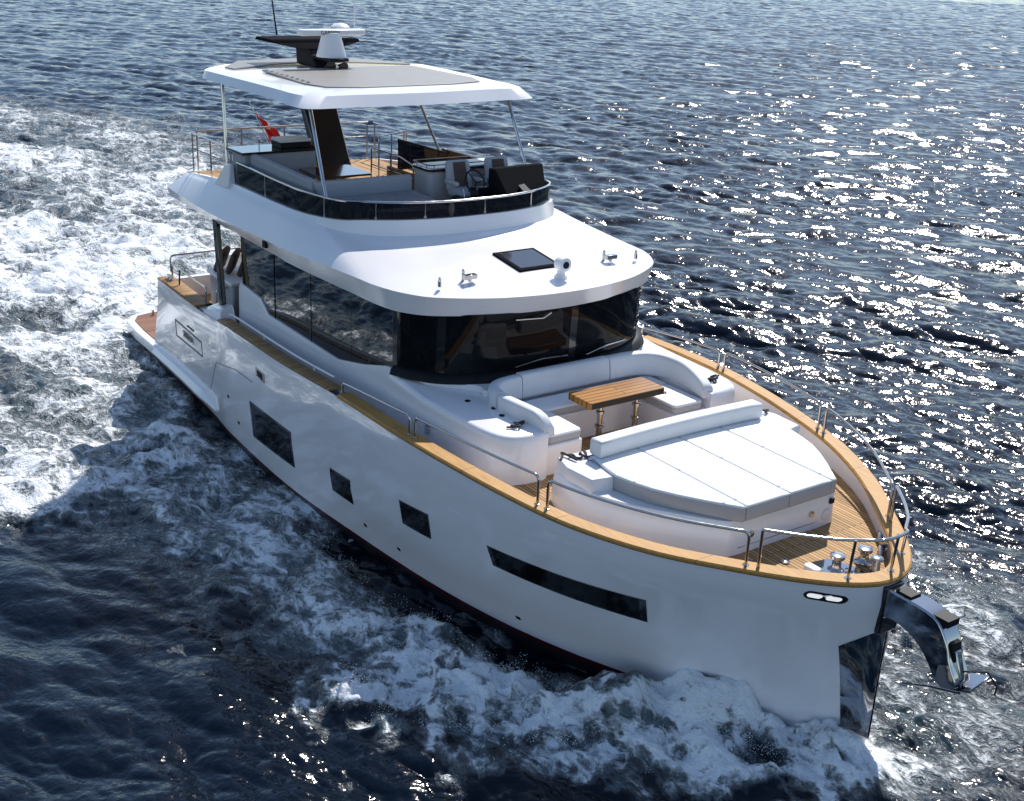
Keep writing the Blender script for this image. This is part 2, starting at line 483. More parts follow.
# swim platform
out = [(-7.6, -2.74), (-9.6, -2.70), (-10.45, -2.62), (-10.85, -2.4), (-11.0, -2.0), (-11.1, 0), (-11.0, 2.0), (-10.85, 2.4), (-10.45, 2.62), (-9.6, 2.70), (-7.6, 2.74)]
MB().prism(out, .30, .52).build('swim_platform', 'gelcoat', Y, bevel=.03)
inn_ = [(-7.9, -2.55), (-9.6, -2.5), (-10.4, -2.43), (-10.72, -2.25), (-10.83, -1.9), (-10.92, 0), (-10.83, 1.9), (-10.72, 2.25), (-10.4, 2.43), (-9.6, 2.5), (-7.9, 2.55)]
MB().prism(inn_, .515, .535).build('platform_teak', 'teak_platform', Y)
# platform wings: ledge along the quarters
for s in (-1, 1):
    rings = []
    for x, w, z0, z1 in ((-8.2, .16, .34, .56), (-7, .17, .36, .60), (-6, .17, .36, .62), (-5.2, .16, .34, .62), (-4.7, .12, .32, .58), (-4.3, .03, .30, .44)):
        y0 = hull_surface(x, .5) - .03
        rings.append([(x, s * y0, z0), (x, s * (y0 + w), z0 + .05), (x, s * (y0 + w + .03), (z0 + z1) / 2), (x, s * (y0 + w * .75), z1 - .02), (x, s * y0, z1)])
    MB().loft(rings, True, True, True).build('platform_wing', 'gelcoat', Y, smooth=40)

# ---- hull windows and marks
def hull_patch(name, corners, mat, parent, nx=10, nz=4, off=.006, rim=0.0, side=-1):
    """corners: (x, z) in order; a patch that follows the hull"""
    A, B, Cc, D = [np.array(c) for c in corners]
    v = []; f = []
    for lay in (off, -.03):
        for j in range(nz + 1):
            for i in range(nx + 1):
                u, w = i / nx, j / nz
                p = (A * (1 - u) + B * u) * (1 - w) + (D * (1 - u) + Cc * u) * w
                v.append((p[0], side * (hull_surface(p[0], p[1]) + lay), p[1]))
    N = (nx + 1) * (nz + 1)
    for j in range(nz):
        for i in range(nx):
            a = j * (nx + 1) + i
            f.append((a, a + 1, a + nx + 2, a + nx + 1)); f.append((a + N, a + nx + 1 + N, a + nx + 2 + N, a + 1 + N))
    edge = [i for i in range(nx + 1)] + [j * (nx + 1) + nx for j in range(1, nz + 1)] + [nz * (nx + 1) + i for i in range(nx - 1, -1, -1)] + [j * (nx + 1) for j in range(nz - 1, 0, -1)]
    for k in range(len(edge)):
        a, b_ = edge[k], edge[(k + 1) % len(edge)]
        f.append((a, b_, b_ + N, a + N))
    return mesh(name, v, f, mat, parent, smooth=30)
#@HULLPX
HW = [[(-2.13, 1.37), (-0.28, 1.41), (-0.27, 0.72), (-2.11, 0.64)], [(1.22, 1.32), (1.92, 1.37), (1.86, 0.88), (1.16, 0.86)],
      [(3.47, 1.66), (4.2, 1.71), (4.18, 1.27), (3.48, 1.25)], [(5.44, 1.70), (7.84, 1.75), (7.79, 1.36), (5.49, 1.38)]]
#@END
for s in (-1, 1):
    for q in HW:
        fr = hull_patch('hull_window', [(p[0] , p[1]) for p in q], 'black_gloss', hull, side=s, off=.010)
        c = np.mean(q, axis=0)
        hull_patch('pane', [tuple(c + (np.array(p) - c) * np.array([.93, .86])) for p in q], 'hull_glass', fr, side=s, off=.014)


for s in (-1, 1):
    def pill(name, x0, x1, z0, z1, mat, parent, off):
        rr_ = abs(z0 - z1) / 2
        pts = []
        for (x, sg) in ((x1, 1), (x0, -1)):
            zc = (z0 + z1) / 2 - .10 * (x - 9.7)
            for k in range(7):
                a = R(90 - 30 * k) if sg > 0 else R(270 - 30 * k)
                pts.append((x + rr_ * 1.1 * math.cos(a), zc + rr_ * math.sin(a)))
        v = [(x, s * (hull_surface(x, z) + off), z) for x, z in pts] + [(x, s * (hull_surface(x, z) - .03), z) for x, z in pts]
        n_ = len(pts)
        return mesh(name, v, [tuple(range(n_)), tuple(range(2 * n_ - 1, n_ - 1, -1))] + [(i, (i + 1) % n_, n_ + (i + 1) % n_, n_ + i) for i in range(n_)], mat, parent, smooth=20)
    fr = pill('bow_light', 9.60, 9.84, 2.425, 2.315, 'black_gloss', hull, .014)
    pill('lens', 9.60, 9.67, 2.395, 2.345, 'lens_lit', fr, .024); pill('lens', 9.76, 9.83, 2.395, 2.345, 'lens_lit', fr, .024)
    # stainless stem plate, both sides
    hull_patch('stem_plate', [(9.80, 1.62), (10.12, 1.90), (10.12, .25), (9.83, .35)], 'mirror_steel', hull, side=s, off=.008, nx=8, nz=8)
    # hawse hole, drain outlets, fold line of the side door
    hp = hull_patch('hawse_hole', [(-1.70, 2.19), (-1.32, 2.17), (-1.34, 1.98), (-1.70, 2.01)], 'steel', hull, side=s, off=.012)
    hull_patch('hawse_opening', [(-1.62, 2.15), (-1.40, 2.14), (-1.41, 2.02), (-1.62, 2.04)], 'black_matt', hp, side=s, off=.018)
    for (x, z) in ((-3.35, 1.02), (-2.9, .62), (2.05, .55), (3.0, .52), (5.6, .45)):
        hull_patch('drain_outlet', [(x, z + .05), (x + .07, z + .05), (x + .07, z), (x, z)], 'black_matt', hull, side=s, off=.012, nx=2, nz=2)
    # name frame on the quarter
    fr = [(-6.54, 1.70), (-4.90, 1.68), (-4.90, 1.34), (-6.6, 1.30)]
    hull_patch('name_frame_line', [fr[0], fr[1], (fr[1][0], fr[1][1] - .035), (fr[0][0], fr[0][1] - .035)], 'text_dark', hull, side=s, nz=1)
    hull_patch('name_frame_line', [(fr[3][0], fr[3][1] + .035), (fr[2][0], fr[2][1] + .035), fr[2], fr[3]], 'text_dark', hull, side=s, nz=1)
    hull_patch('name_frame_line', [fr[0], (fr[0][0] + .018, fr[0][1]), (fr[3][0] + .018, fr[3][1]), fr[3]], 'text_dark', hull, side=s, nx=1)
    hull_patch('name_frame_line', [(fr[1][0] - .018, fr[1][1]), fr[1], fr[2], (fr[2][0] - .018, fr[2][1])], 'text_dark', hull, side=s, nx=1)
    hull_patch('quarter_vent', [(-5.75, 1.80), (-5.35, 1.80), (-5.35, 1.76), (-5.75, 1.76)], 'black_matt', hull, side=s, nz=1)
    for (a, c) in (((-4.6, .75), (-3.95, 1.55)), ((-3.95, 1.55), (-2.75, 1.78)), ((-2.75, 1.78), (-1.95, 1.80))):
        d = np.array(c) - np.array(a); d = np.array([-d[1], d[0]]) / np.linalg.norm(d) * .008
        hull_patch('door_seam', [np.array(a) + d, np.array(c) + d, np.array(c) - d, np.array(a) - d], 'text_dark', hull, side=s, nz=1, off=.003)

def lettering(name, txt, size, mat, parent, loc, xdir, ydir, ext=.004):
    cu_ = bpy.data.curves.new(name, 'FONT'); cu_.body = txt; cu_.size = size; cu_.extrude = ext
    cu_.align_x = 'CENTER'; cu_.align_y = 'CENTER'
    t = bpy.data.objects.new(name, cu_); C.objects.link(t)
    dg = bpy.context.evaluated_depsgraph_get()
    me = bpy.data.meshes.new_from_object(t.evaluated_get(dg))
    bpy.data.objects.remove(t)
    me.materials.clear(); me.materials.append(MAT[mat])
    o = bpy.data.objects.new(name, me); C.objects.link(o); o.parent = parent
    x = Vector(xdir).normalized(); y = Vector(ydir); y = (y - x * y.dot(x)).normalized(); z = x.cross(y)
    o.matrix_local = Matrix(((x.x, y.x, z.x, loc[0]), (x.y, y.y, z.y, loc[1]), (x.z, y.z, z.z, loc[2]), (0, 0, 0, 1)))
    return o
def on_hull(x, z, off=.012): return (x, -(hull_surface(x, z) + off), z)
a = Vector(on_hull(-6.2, 1.52)); b_ = Vector(on_hull(-5.3, 1.52))
up = Vector(on_hull(-5.8, 1.62)) - Vector(on_hull(-5.8, 1.42))
lettering('name_lettering', 'SIRENA', .2, 'text_dark', hull, tuple((a + b_) / 2), b_ - a, up)

# ---- cabin (main deck superstructure) and coachroof
body = [(-4.0, 2.40), (-2.0, 2.42), (0, 2.44), (1.2, 2.46), (2.05, 2.45)]
def sym(h): return [(x, -y) for x, y in h] + [(x, y) for x, y in reversed(h) if y > 1e-6]
# side walls up to the window sill (x, sill height)
SILL = [(-4.0, 3.10), (-3.05, 3.02), (-2.72, 2.79), (0.10, 2.76), (1.0, 2.95), (1.75, 3.16), (2.1, 3.20)]
wall_top = 4.22
mb = MB()
for s in (-1, 1):
    xs = np.linspace(-4.0, 2.1, 50)
    xs = np.unique(np.concatenate([xs, [p[0] for p in SILL]]))
    rings = []
    for x in xs:
        z = np.interp(x, [p[0] for p in SILL], [p[1] for p in SILL]); y = 2.42 + .02 * (x + 4) / 6
        rings.append([(x, s * (y + .05), 1.85), (x, s * (y + .02), z - .1), (x, s * (y - .01), z), (x, s * (y - .12), z), (x, s * (y - .12), 1.85)])
    MB().loft(rings, True, True, True).build('cabin_wall', 'gelcoat', Y, smooth=30)
for s in (-1, 1):
    mb = MB(); xs = [p[0] for p in SILL]
    pts = [(x + (.06 if k == 0 else 0), z - .012) for k, (x, z) in enumerate(SILL)]
    up_ = [(2.12, 4.24), (-3.98, 4.20)]
    poly = pts + up_
    v = [(x, s * (2.42 + .02 * (x + 4) / 6 - .035), z) for x, z in poly] + [(x, s * (2.42 + .02 * (x + 4) / 6 - .06), z) for x, z in poly]
    n = len(poly)
    mb.add(v, [tuple(range(n)), tuple(range(2 * n - 1, n - 1, -1))] + [(i, (i + 1) % n, n + (i + 1) % n, n + i) for i in range(n)])
    g_ = mb.build('side_window', 'side_glass', Y, smooth=0)
    for x in (-2.45, -.95, .55):
        mb = MB(); z0 = np.interp(x, [p[0] for p in SILL], [p[1] for p in SILL])
        mb.box((x - .005, min(s * 2.36, s * 2.402), z0), (x + .005, max(s * 2.36, s * 2.402), 4.2))
        mb.build('window_joint', 'black_matt', g_)
    mb = MB(); mb.box((1.98, min(s * 2.34, s * 2.44), 3.17), (2.16, max(s * 2.34, s * 2.44), 4.24)); mb.build('corner_pillar', 'black_gloss', Y, bevel=.02)
MB().box((-4.02, -2.34, 1.9), (-3.96, 2.34, 4.2)).build('saloon_door', 'side_glass', Y)
# dark interior
mb = MB(); mb.box((-3.9, -2.28, 2.0), (1.9, 2.28, 2.1)); mb.box((-3.9, -2.28, 4.1), (2.3, 2.28, 4.16)); mb.box((.2, -2.2, 2.1), (.3, 2.2, 4.1))
mb.build('saloon_interior', 'interior', Y)
mb = MB()
mb.hexa([(1.35, .25, 3.0), (2.95, .35, 3.0), (2.7, 1.5, 3.0), (1.35, 1.7, 3.0)], [(1.5, .3, 3.52), (2.72, .4, 3.36), (2.5, 1.4, 3.36), (1.5, 1.6, 3.52)])
dash = mb.build('helm_dash', 'dash_white', Y, bevel=.03)
MB().hexa([(2.0, -.1, 3.2), (2.9, .3, 3.2), (2.5, 1.4, 3.2), (1.8, 1.5, 3.2)], [(2.05, -.05, 3.28), (2.86, .3, 3.27), (2.48, 1.36, 3.27), (1.85, 1.45, 3.28)]).build('dash_panel', 'dash_red', dash)
mb = MB(); mb.tube([(1.3 + .0 * math.cos(t), .95 + .2 * math.cos(t), 3.55 + .2 * math.sin(t)) for t in np.linspace(0, 2 * math.pi, 20)[:-1]], .018, 6, True); mb.build('steering_wheel', 'black_matt', dash)
mb = MB(); mb.box((1.0, -1.5, 3.0), (2.4, .1, 3.05)); mb.box((.6, -1.9, 2.5), (1.1, -.6, 3.35)); mb.build('saloon_furniture', 'cushion_brown', Y, bevel=.03)
# windscreen
WSB = [(2.06, 2.42, 3.20), (2.45, 2.25, 3.20), (2.80, 1.95, 3.20), (3.08, 1.40, 3.20), (3.20, .75, 3.20), (3.24, 0, 3.20)]
wb = ringsym(WSB, 5)
wt = wb.copy(); wt[:, 2] = 4.26; wt[:, 0] += .04
ins = inset_curve(wb, .02); it = inset_curve(wt, .02)
mb = MB().loft([wb.tolist(), wt.tolist(), it.tolist(), ins.tolist(), wb.tolist()], False)
ws = mb.build('windscreen', 'windscreen_glass', Y, smooth=60)
def ws_at(y, z):
    half = wb
    i = np.argsort(half[:, 1]); return float(np.interp(y, half[i, 1], half[i, 0])) + .04 * (z - 3.2)
for y, w in ((.20, .14), (-2.02, .10), (2.02, .10)):
    mb = MB().hexa([(ws_at(y - w / 2, 3.2) - .05, y - w / 2, 3.2), (ws_at(y - w / 2, 3.2) + .006, y - w / 2, 3.2), (ws_at(y + w / 2, 3.2) + .006, y + w / 2, 3.2), (ws_at(y + w / 2, 3.2) - .05, y + w / 2, 3.2)],
            [(ws_at(y - w / 2, 4.25) - .05, y - w / 2, 4.25), (ws_at(y - w / 2, 4.25) + .006, y - w / 2, 4.25), (ws_at(y + w / 2, 4.25) + .006, y + w / 2, 4.25), (ws_at(y + w / 2, 4.25) - .05, y + w / 2, 4.25)])
    mb.build('mullion', 'black_gloss', ws)
# black sill band under the glass
s0 = inset_curve(wb, -.15); s0[:, 2] = 3.155; s1 = inset_curve(wb, -.12); s1[:, 2] = 3.24; s2 = inset_curve(wb, -.01); s2[:, 2] = 3.29; s3 = inset_curve(wb, .10); s3[:, 2] = 3.27; s4 = inset_curve(wb, .10); s4[:, 2] = 3.0
MB().loft([s0.tolist(), s1.tolist(), s2.tolist(), s3.tolist(), s4.tolist()], False).build('windscreen_sill', 'black_matt', Y, smooth=50)
for y0, y1, z0 in ((-.9, .1, 3.36), (.5, 1.5, 3.36)):
    MB().tube([(ws_at(y0, 3.3) + .04, y0, 3.34), (ws_at((y0 + y1) / 2, 3.4) + .03, (y0 + y1) / 2, 3.42), (ws_at(y1, 3.5) + .03, y1, 3.40)], .012, 6).build('wiper', 'steel', ws)
mb = MB().tube([(ws_at(-.9, 4.1) + .03, -.95, 4.14), (ws_at(-.4, 4.1) + .04, -.45, 4.12), (ws_at(-.3, 4.1) + .06, -.32, 4.2)], .01, 6)
mb.build('wiper', 'steel', ws)

# coachroof: skirt round the sill and down to the sofa well
TZ = 3.06
outer = [(2.0, 2.50), (3.0, 2.50), (4.2, 2.45), (4.75, 2.38), (5.0, 2.24), (5.08, 2.0), (5.10, 1.75)]
mb = MB()
for s in (-1, 1):
    o2 = catmull([(x, s * y, 0) for x, y in outer], 4)
    # side block from outer curve to |y| = 1.62
    inner = [(x, s * 1.62) for x in (5.10, 3.3, 2.0)]
    poly = [(p[0], p[1]) for p in o2] + inner
    rings = []
    P = np.array(poly); c = np.array([3.5, s * 2.05])
    for ins_, z in ((-.05, 1.9), (-.02, TZ - .14), (0, TZ - .05), (.02, TZ - .015), (.06, TZ)):
        Q = P.copy(); k = len(o2)
        d = np.gradient(P[:k], axis=0); d /= np.linalg.norm(d, axis=1, keepdims=True); nn = np.stack([-d[:, 1], d[:, 0]], 1) * (1 if s < 0 else -1)
        Q[:k] += nn * ins_
        rings.append([(q[0], q[1], z + (.0 if q[0] > 3 else .10 * min(1, (3 - q[0])) if z > TZ - .2 else 0)) for q in Q])
    mb.loft(rings, True, True, True)
# block under the windscreen
blk = ringsym([(2.0, 2.40, 0), (2.7, 2.2, 0), (3.2, 1.62, 0), (3.5, 1.60, 0), (3.5, .8, 0), (3.5, 0, 0)], 3)
mb.loft([[(p[0], p[1], z) for p in blk] for z in (1.95, TZ, TZ + .10)], True, True, True)
mb.build('coachroof', 'gelcoat', Y, smooth=40)
for (x, y) in ((3.5, -1.98), (3.95, -1.80), (4.25, -1.86), (3.0, -2.1)):
    MB().lathe([(.04, 0), (.045, .012), (.03, .018)], (x, y, TZ), 12).build('deck_fitting', 'black_matt', Y)
mb = MB()
for k in range(4):
    MB().box((3.2, -2.57, 2.55 + k * .05), (3.30, -2.53, 2.565 + k * .05)).build('vent_slit', 'cushion_grey', Y)
# sofa base (U) and its cushions
mb = MB()
mb.box((3.40, -1.63, 2.30), (4.16, 1.63, 2.80))
for s in (-1, 1):
    mb.box((4.10, min(s * .92, s * 1.63), 2.30), (5.04, max(s * .92, s * 1.63), 2.80))
mb.build('sofa_base', 'gelcoat', Y, bevel=.03)

# ---- roof with overhang, flybridge coaming
R0 = [(-6.9, 2.66, 4.28), (-4.7, 2.62, 4.20), (-2.0, 2.64, 4.18), (-1.1, 2.64, 4.16), (1.0, 2.64, 4.22), (1.9, 2.62, 4.24), (2.38, 2.48, 4.24), (2.78, 2.10, 4.24), (3.16, 1.18, 4.24), (3.30, 0, 4.24)]
R1 = [(-7.12, 2.64, 4.42), (-4.7, 2.76, 4.40), (-2.0, 2.78, 4.44), (-.9, 2.78, 4.47), (1.1, 2.76, 4.57), (1.9, 2.70, 4.58), (2.45, 2.50, 4.57), (2.88, 2.12, 4.56), (3.33, 1.2, 4.56), (3.50, 0, 4.56)]
R1b = [(x - (.02 if x > 2 else 0), y - .035, z + .03) for x, y, z in R1]
R2 = [(-6.9, 2.34, 4.70), (-4.6, 2.46, 4.84), (-2.2, 2.52, 4.87), (-1.0, 2.52, 4.87), (0.0, 2.44, 4.86), (.5, 2.20, 4.85), (.82, 1.88, 4.85), (1.0, 1.45, 4.86), (1.13, .75, 4.87), (1.18, 0, 4.875)]
R3 = [(-6.8, 2.28, 4.74), (-4.5, 2.38, 4.92), (-2.3, 2.44, 4.95), (-1.2, 2.42, 4.96), (-.25, 2.29, 4.96), (.22, 2.02, 4.95), (.52, 1.68, 4.95), (.70, 1.28, 4.95), (.85, .66, 4.96), (.90, 0, 4.965)]
R4 = [(-6.75, 2.26, 4.765), (-4.5, 2.355, 4.98), (-2.3, 2.40, 5.02), (-1.2, 2.38, 5.05), (-.25, 2.24, 5.12), (.20, 1.97, 5.18), (.46, 1.63, 5.20), (.64, 1.24, 5.21), (.77, .64, 5.215), (.81, 0, 5.22)]
R5 = [(x - (.08 if x > -.5 else 0), y - .09, z) for x, y, z in R4]; R5[-1] = (R5[-1][0], 0, R5[-1][2])
R6 = [(x, y, 4.70) for x, y, z in R5]
def zero(r): r = list(r); r[-1] = (r[-1][0], 0, r[-1][2]); return r
def blend(a, c, t): return [tuple(np.array(p) * (1 - t) + np.array(q) * t) for p, q in zip(a, c)]
rings = [ringsym(zero(r), 9) for r in (R0, R1, blend(R1, R2, .12), blend(R1, R2, .35), blend(R1, R2, .65), blend(R1, R2, .9), R2, blend(R2, R3, .5), R3, R4, R5, R6)]
mb = MB()
mb.loft([r.tolist() for r in rings], False)
# soffit and tail
sof = rings[0].copy(); sof2 = inset_curve(sof, .12); sof2[:, 2] += .02
mb.loft([sof.tolist(), sof2.tolist()], False)
n = len(sof2)
for j in range(n // 2):
    mb.add([sof2[j], sof2[j + 1], sof2[n - 2 - j], sof2[n - 1 - j]], [(0, 1, 2, 3)])
for i in range(len(rings) - 1):
    pass
mb.add([r[0] for r in rings[:10]] + [r[-1] for r in rings[:10]][::-1], [tuple(range(20))])
roof = mb.build('roof', 'gelcoat', Y, smooth=33)
rf = rings[-1]
v = []; f = []
for j in range(n // 2 + 1):
    v += [(rf[j][0], rf[j][1], 4.76), (rf[n - 1 - j][0], rf[n - 1 - j][1], 4.76)]
    if j: f.append((2 * j - 2, 2 * j - 1, 2 * j + 1, 2 * j))
mesh('fly_deck', v, f, 'teak_deck', Y, smooth=0)
# small scupper box on the overhang edge
MB().box((-2.05, -2.80, 4.30), (-1.93, -2.74, 4.42)).build('edge_light', 'black_matt', Y)
# roof hatch
def roof_z(x): return 4.56 + (3.5 - x) * (4.875 - 4.56) / (3.5 - 1.18)
def on_roof(name, x0, x1, y0, y1, th, mat, parent, bev=.01, lift=.004):
    return MB().hexa([(x0, y0, roof_z(x0) - .02), (x1, y0, roof_z(x1) - .02), (x1, y1, roof_z(x1) - .02), (x0, y1, roof_z(x0) - .02)],
                     [(x0, y0, roof_z(x0) + th), (x1, y0, roof_z(x1) + th), (x1, y1, roof_z(x1) + th), (x0, y1, roof_z(x0) + th)]).build(name, mat, parent, bevel=bev)
h = on_roof('roof_hatch', 1.78, 2.58, -.43, .41, .03, 'black_flat', Y)
on_roof('hatch_pane', 1.85, 2.51, -.36, .34, .036, 'black_gloss', h, bev=.004)
# searchlight
x, y = 2.95, .12; z = roof_z(x)
sl = MB().lathe([(.11, -.02), (.11, .03), (.07, .06), (.06, .12), (.05, .13)], (x, y, z), 20).build('searchlight', 'white_paint', Y)
MB().lathe([(.06, -.10), (.11, -.08), (.12, 0), (.115, .09), (.09, .1)], (x + .02, y, z + .22), 20, axis='x').build('lamp_head', 'white_paint', sl)
MB().lathe([(.06, 0), (.055, .012)], (x + .12, y, z + .22), 20, axis='x').build('lens', 'charcoal', sl)
for yy in (-1.42, 1.42):
    x = 2.62; z = roof_z(x)
    mb = MB().box((x - .05, yy - .11, z + .03), (x + .05, yy + .11, z + .10)); mb.box((x - .02, yy - .02, z - .02), (x + .02, yy + .02, z + .05))
    mb.lathe([(.025, -.02), (.025, .14), (.015, .16)], (x - .12, yy - .05, z), 10)
    mb.build('deck_floodlight', 'steel', Y, bevel=.01)
    x = 2.62; yy2 = 1.98 * (1 if yy > 0 else -1)
    MB().lathe([(.03, -.03), (.03, .04), (.02, .10), (.012, .12)], (x, yy2, roof_z(x)), 10).build('navigation_light', 'steel', Y)

# flybridge screen of smoked glass and its top rail
mid = ringsym(zero([(x - .045 if x > -.5 else x, y - .045, z) for x, y, z in R4]), 7)
seg = [i for i in range(len(mid)) if mid[i][0] >= -4.45]
b0 = mid[seg].copy(); b0[:, 2] -= .01
hgt = np.interp(b0[:, 0], [-4.4, -1.2, .8], [.42, .36, .26])
t0_ = b0.copy(); t0_[:, 2] += hgt
bi = inset_curve(b0, .015); ti = inset_curve(t0_, .015)
fs = MB().loft([b0.tolist(), t0_.tolist(), ti.tolist(), bi.tolist(), b0.tolist()], False).build('flybridge_screen', 'smoked_glass', Y, smooth=60)
rail = t0_.copy(); rail[:, 2] += .02
mb = MB().tube(rail.tolist(), .02, 8)
for k in range(4, len(rail) - 2, 13):
    mb.tube([b0[k] + [0, 0, .01], rail[k]], .014, 6)
    for zz in (.04,):
        mb.lathe([(.025, -.02), (.025, .02)], (b0[k][0], b0[k][1], b0[k][2] + zz), 8)
mb.build('screen_rail', 'steel', fs)
# wedge fairings at the aft end of the screen
for s in (-1, 1):
    mb = MB().hexa([(-5.15, s * 2.42, 4.80), (-4.35, s * 2.46, 4.88), (-4.35, s * 2.26, 4.80), (-5.15, s * 2.2, 4.78)],
                   [(-4.72, s * 2.34, 5.30), (-4.42, s * 2.36, 5.36), (-4.42, s * 2.28, 5.36), (-4.72, s * 2.26, 5.30)])
    mb.build('screen_fairing', 'gelcoat', Y, bevel=.03)

# ---- hardtop
HB = [(-5.2, 2.52, 6.88), (-3.6, 2.47, 6.87), (-2.3, 2.42, 6.86), (-1.46, 2.45, 6.85), (-1.05, 2.28, 6.85), (-1.0, 1.4, 6.85), (-.92, 0, 6.85)]
HT = [(-5.25, 2.46, 7.02), (-3.6, 2.40, 7.03), (-2.4, 2.34, 7.03), (-1.60, 2.31, 7.03), (-1.24, 2.10, 7.03), (-1.18, 1.3, 7.035), (-1.10, 0, 7.035)]
HI = [(-5.1, 2.22, 7.05), (-3.7, 2.14, 7.06), (-2.7, 2.05, 7.06), (-2.0, 1.88, 7.06), (-1.75, 1.65, 7.065), (-1.62, 1.0, 7.07), (-1.55, 0, 7.07)]
aft = [(-5.25, 2.36), (-5.95, 2.0), (-6.45, 1.4), (-6.75, .7), (-6.85, 0)]
def hring(half, sc, z, tail):
    fr = ringsym(half, 6)
    ta = [(x, y * 1.0, z) for x, y in tail]
    full = [(x, y, z) for x, y in tail[1:]] + [(x, -y, z) for x, y in tail[-2:0:-1]]
    t_ = catmull([(tail[0][0], tail[0][1], half[0][2])] + full + [(tail[0][0], -tail[0][1], half[0][2])], 4)
    return fr.tolist() + t_[1:-1].tolist()
def tailof(h, d): return [(h[0][0], h[0][1])] + [(x + d, y * (h[0][1] / 2.36)) for x, y in aft[1:]]
hb = hring(HB, 1, 6.88, tailof(HB, 0)); ht = hring(HT, 1, 6.99, tailof(HT, .05)); hi = hring(HI, 1, 7.02, tailof(HI, .32))
hbi = [(p[0] * .9 - .3, p[1] * .9, p[2] - .0) for p in hb]
mb = MB().loft([hbi, hb, ht, hi], True, True, True)
top = mb.build('hardtop', 'gelcoat', Y, smooth=35)
PT = [(-4.6, 1.80), (-2.5, 1.92), (-1.95, 1.72), (-1.76, 1.0), (-1.72, -.9), (-1.95, -1.55), (-2.5, -1.70), (-4.6, -1.56)]
MB().prism(PT, 7.05, 7.085).build('roof_panel', 'panel_taupe', top, bevel=.008)
mb = MB().prism([(-6.3, 1.3), (-5.35, 2.0), (-5.0, 2.0), (-5.6, .9), (-5.75, 0), (-5.6, -.9), (-5.0, -1.95), (-5.35, -2.0), (-6.3, -1.3), (-6.5, 0)], 7.045, 7.064)
mb.build('aft_recess', 'panel_taupe', top)
for k in range(9):
    MB().box((-4.5 + k * .24, -1.54 - .01 * k, 7.083), (-4.42 + k * .24, -1.50 - .01 * k, 7.105)).build('panel_clip', 'steel', top)
# struts
def strut(path, r=.032): return MB().tube(path, r, 10).build('hardtop_strut', 'steel', Y)
strut([(-1.62, -2.05, 6.89), (-.62, -2.17, 5.02)], .034)
strut([(-1.50, 2.05, 6.89), (-.62, 2.17, 5.02)], .034)
strut([(-5.22, -2.12, 6.90), (-4.9, -2.2, 4.85)], .036)
strut([(-5.35, 2.12, 6.90), (-4.05, 2.2, 5.32)], .030)
# arch pillar
MB().hexa([(-5.18, -.12, 4.76), (-4.95, -.12, 4.76), (-4.95, .66, 4.76), (-5.18, .66, 4.76)],
          [(-5.98, -.30, 6.88), (-5.75, -.30, 6.88), (-5.75, .46, 6.88), (-5.98, .46, 6.88)]).build('arch_pillar', 'black_gloss', Y, bevel=.04)

# ---- mast
mb = MB().hexa([(-5.85, -.22, 7.03), (-5.0, -.20, 7.03), (-5.0, .20, 7.03), (-5.85, .22, 7.03)],
               [(-5.9, -.22, 7.46), (-5.3, -.2, 7.46), (-5.3, .2, 7.46), (-5.9, .22, 7.46)])
mast = mb.build('radar_mast', 'black_matt', Y, bevel=.03)
mb = MB().hexa([(-6.0, -.40, 7.38), (-5.2, -.40, 7.38), (-5.2, .40, 7.38), (-6.0, .40, 7.38)],
               [(-6.15, -1.0, 7.50), (-5.35, -1.0, 7.50), (-5.35, 1.0, 7.50), (-6.15, 1.0, 7.50)])
mb.hexa([(-6.15, -1.0, 7.501), (-5.35, -1.0, 7.501), (-5.35, 1.0, 7.501), (-6.15, 1.0, 7.501)], [(-6.1, -.98, 7.56), (-5.4, -.98, 7.56), (-5.4, .98, 7.56), (-6.1, .98, 7.56)])
mb.build('mast_wing', 'black_flat', mast, bevel=.015)
MB().prism([(-5.3, -.24), (-4.35, -.20), (-4.28, 0), (-4.35, .20), (-5.3, .24)], 7.22, 7.28).build('radar_shelf', 'black_matt', mast, bevel=.01)
MB().lathe([(.30, 7.28), (.29, 7.34), (.21, 7.62), (.18, 7.74), (.1, 7.75)], (-4.72, 0, 0), 24).build('radar_pedestal', 'white_paint', mast)
rd = MB().box((-4.82, -.72, 7.69), (-4.60, .72, 7.81)).build('radar_scanner', 'white_paint', mast, bevel=.04)
lettering('scanner_lettering', 'GARMIN', .11, 'text_dark', rd, (-4.598, -.08, 7.75), (0, 1, 0), (0, 0, 1))
MB().lathe([(.19, 7.56), (.20, 7.66), (.19, 7.77), (.13, 7.82), (.02, 7.84)], (-5.7, .72, 0), 24).build('satellite_dome', 'white_paint', mast)
mb = MB().tube([(-5.9, -.62, 7.6), (-6.05, -.72, 8.9)], [.02, .008], 8); mb.build('whip_antenna', 'black_matt', mast)
mb = MB().tube([(-5.6, 1.0, 7.6), (-5.7, 1.05, 9.2)], [.014, .006], 8); mb.build('whip_antenna', 'white_paint', mast)
mb = MB().lathe([(.05, -.1), (.11, .12)], (-4.62, -.12, 7.12), 12, axis='x'); mb.lathe([(.04, -.1), (.09, .1)], (-4.5, .12, 7.12), 12, axis='x'); mb.build('horn', 'black_gloss', mast)

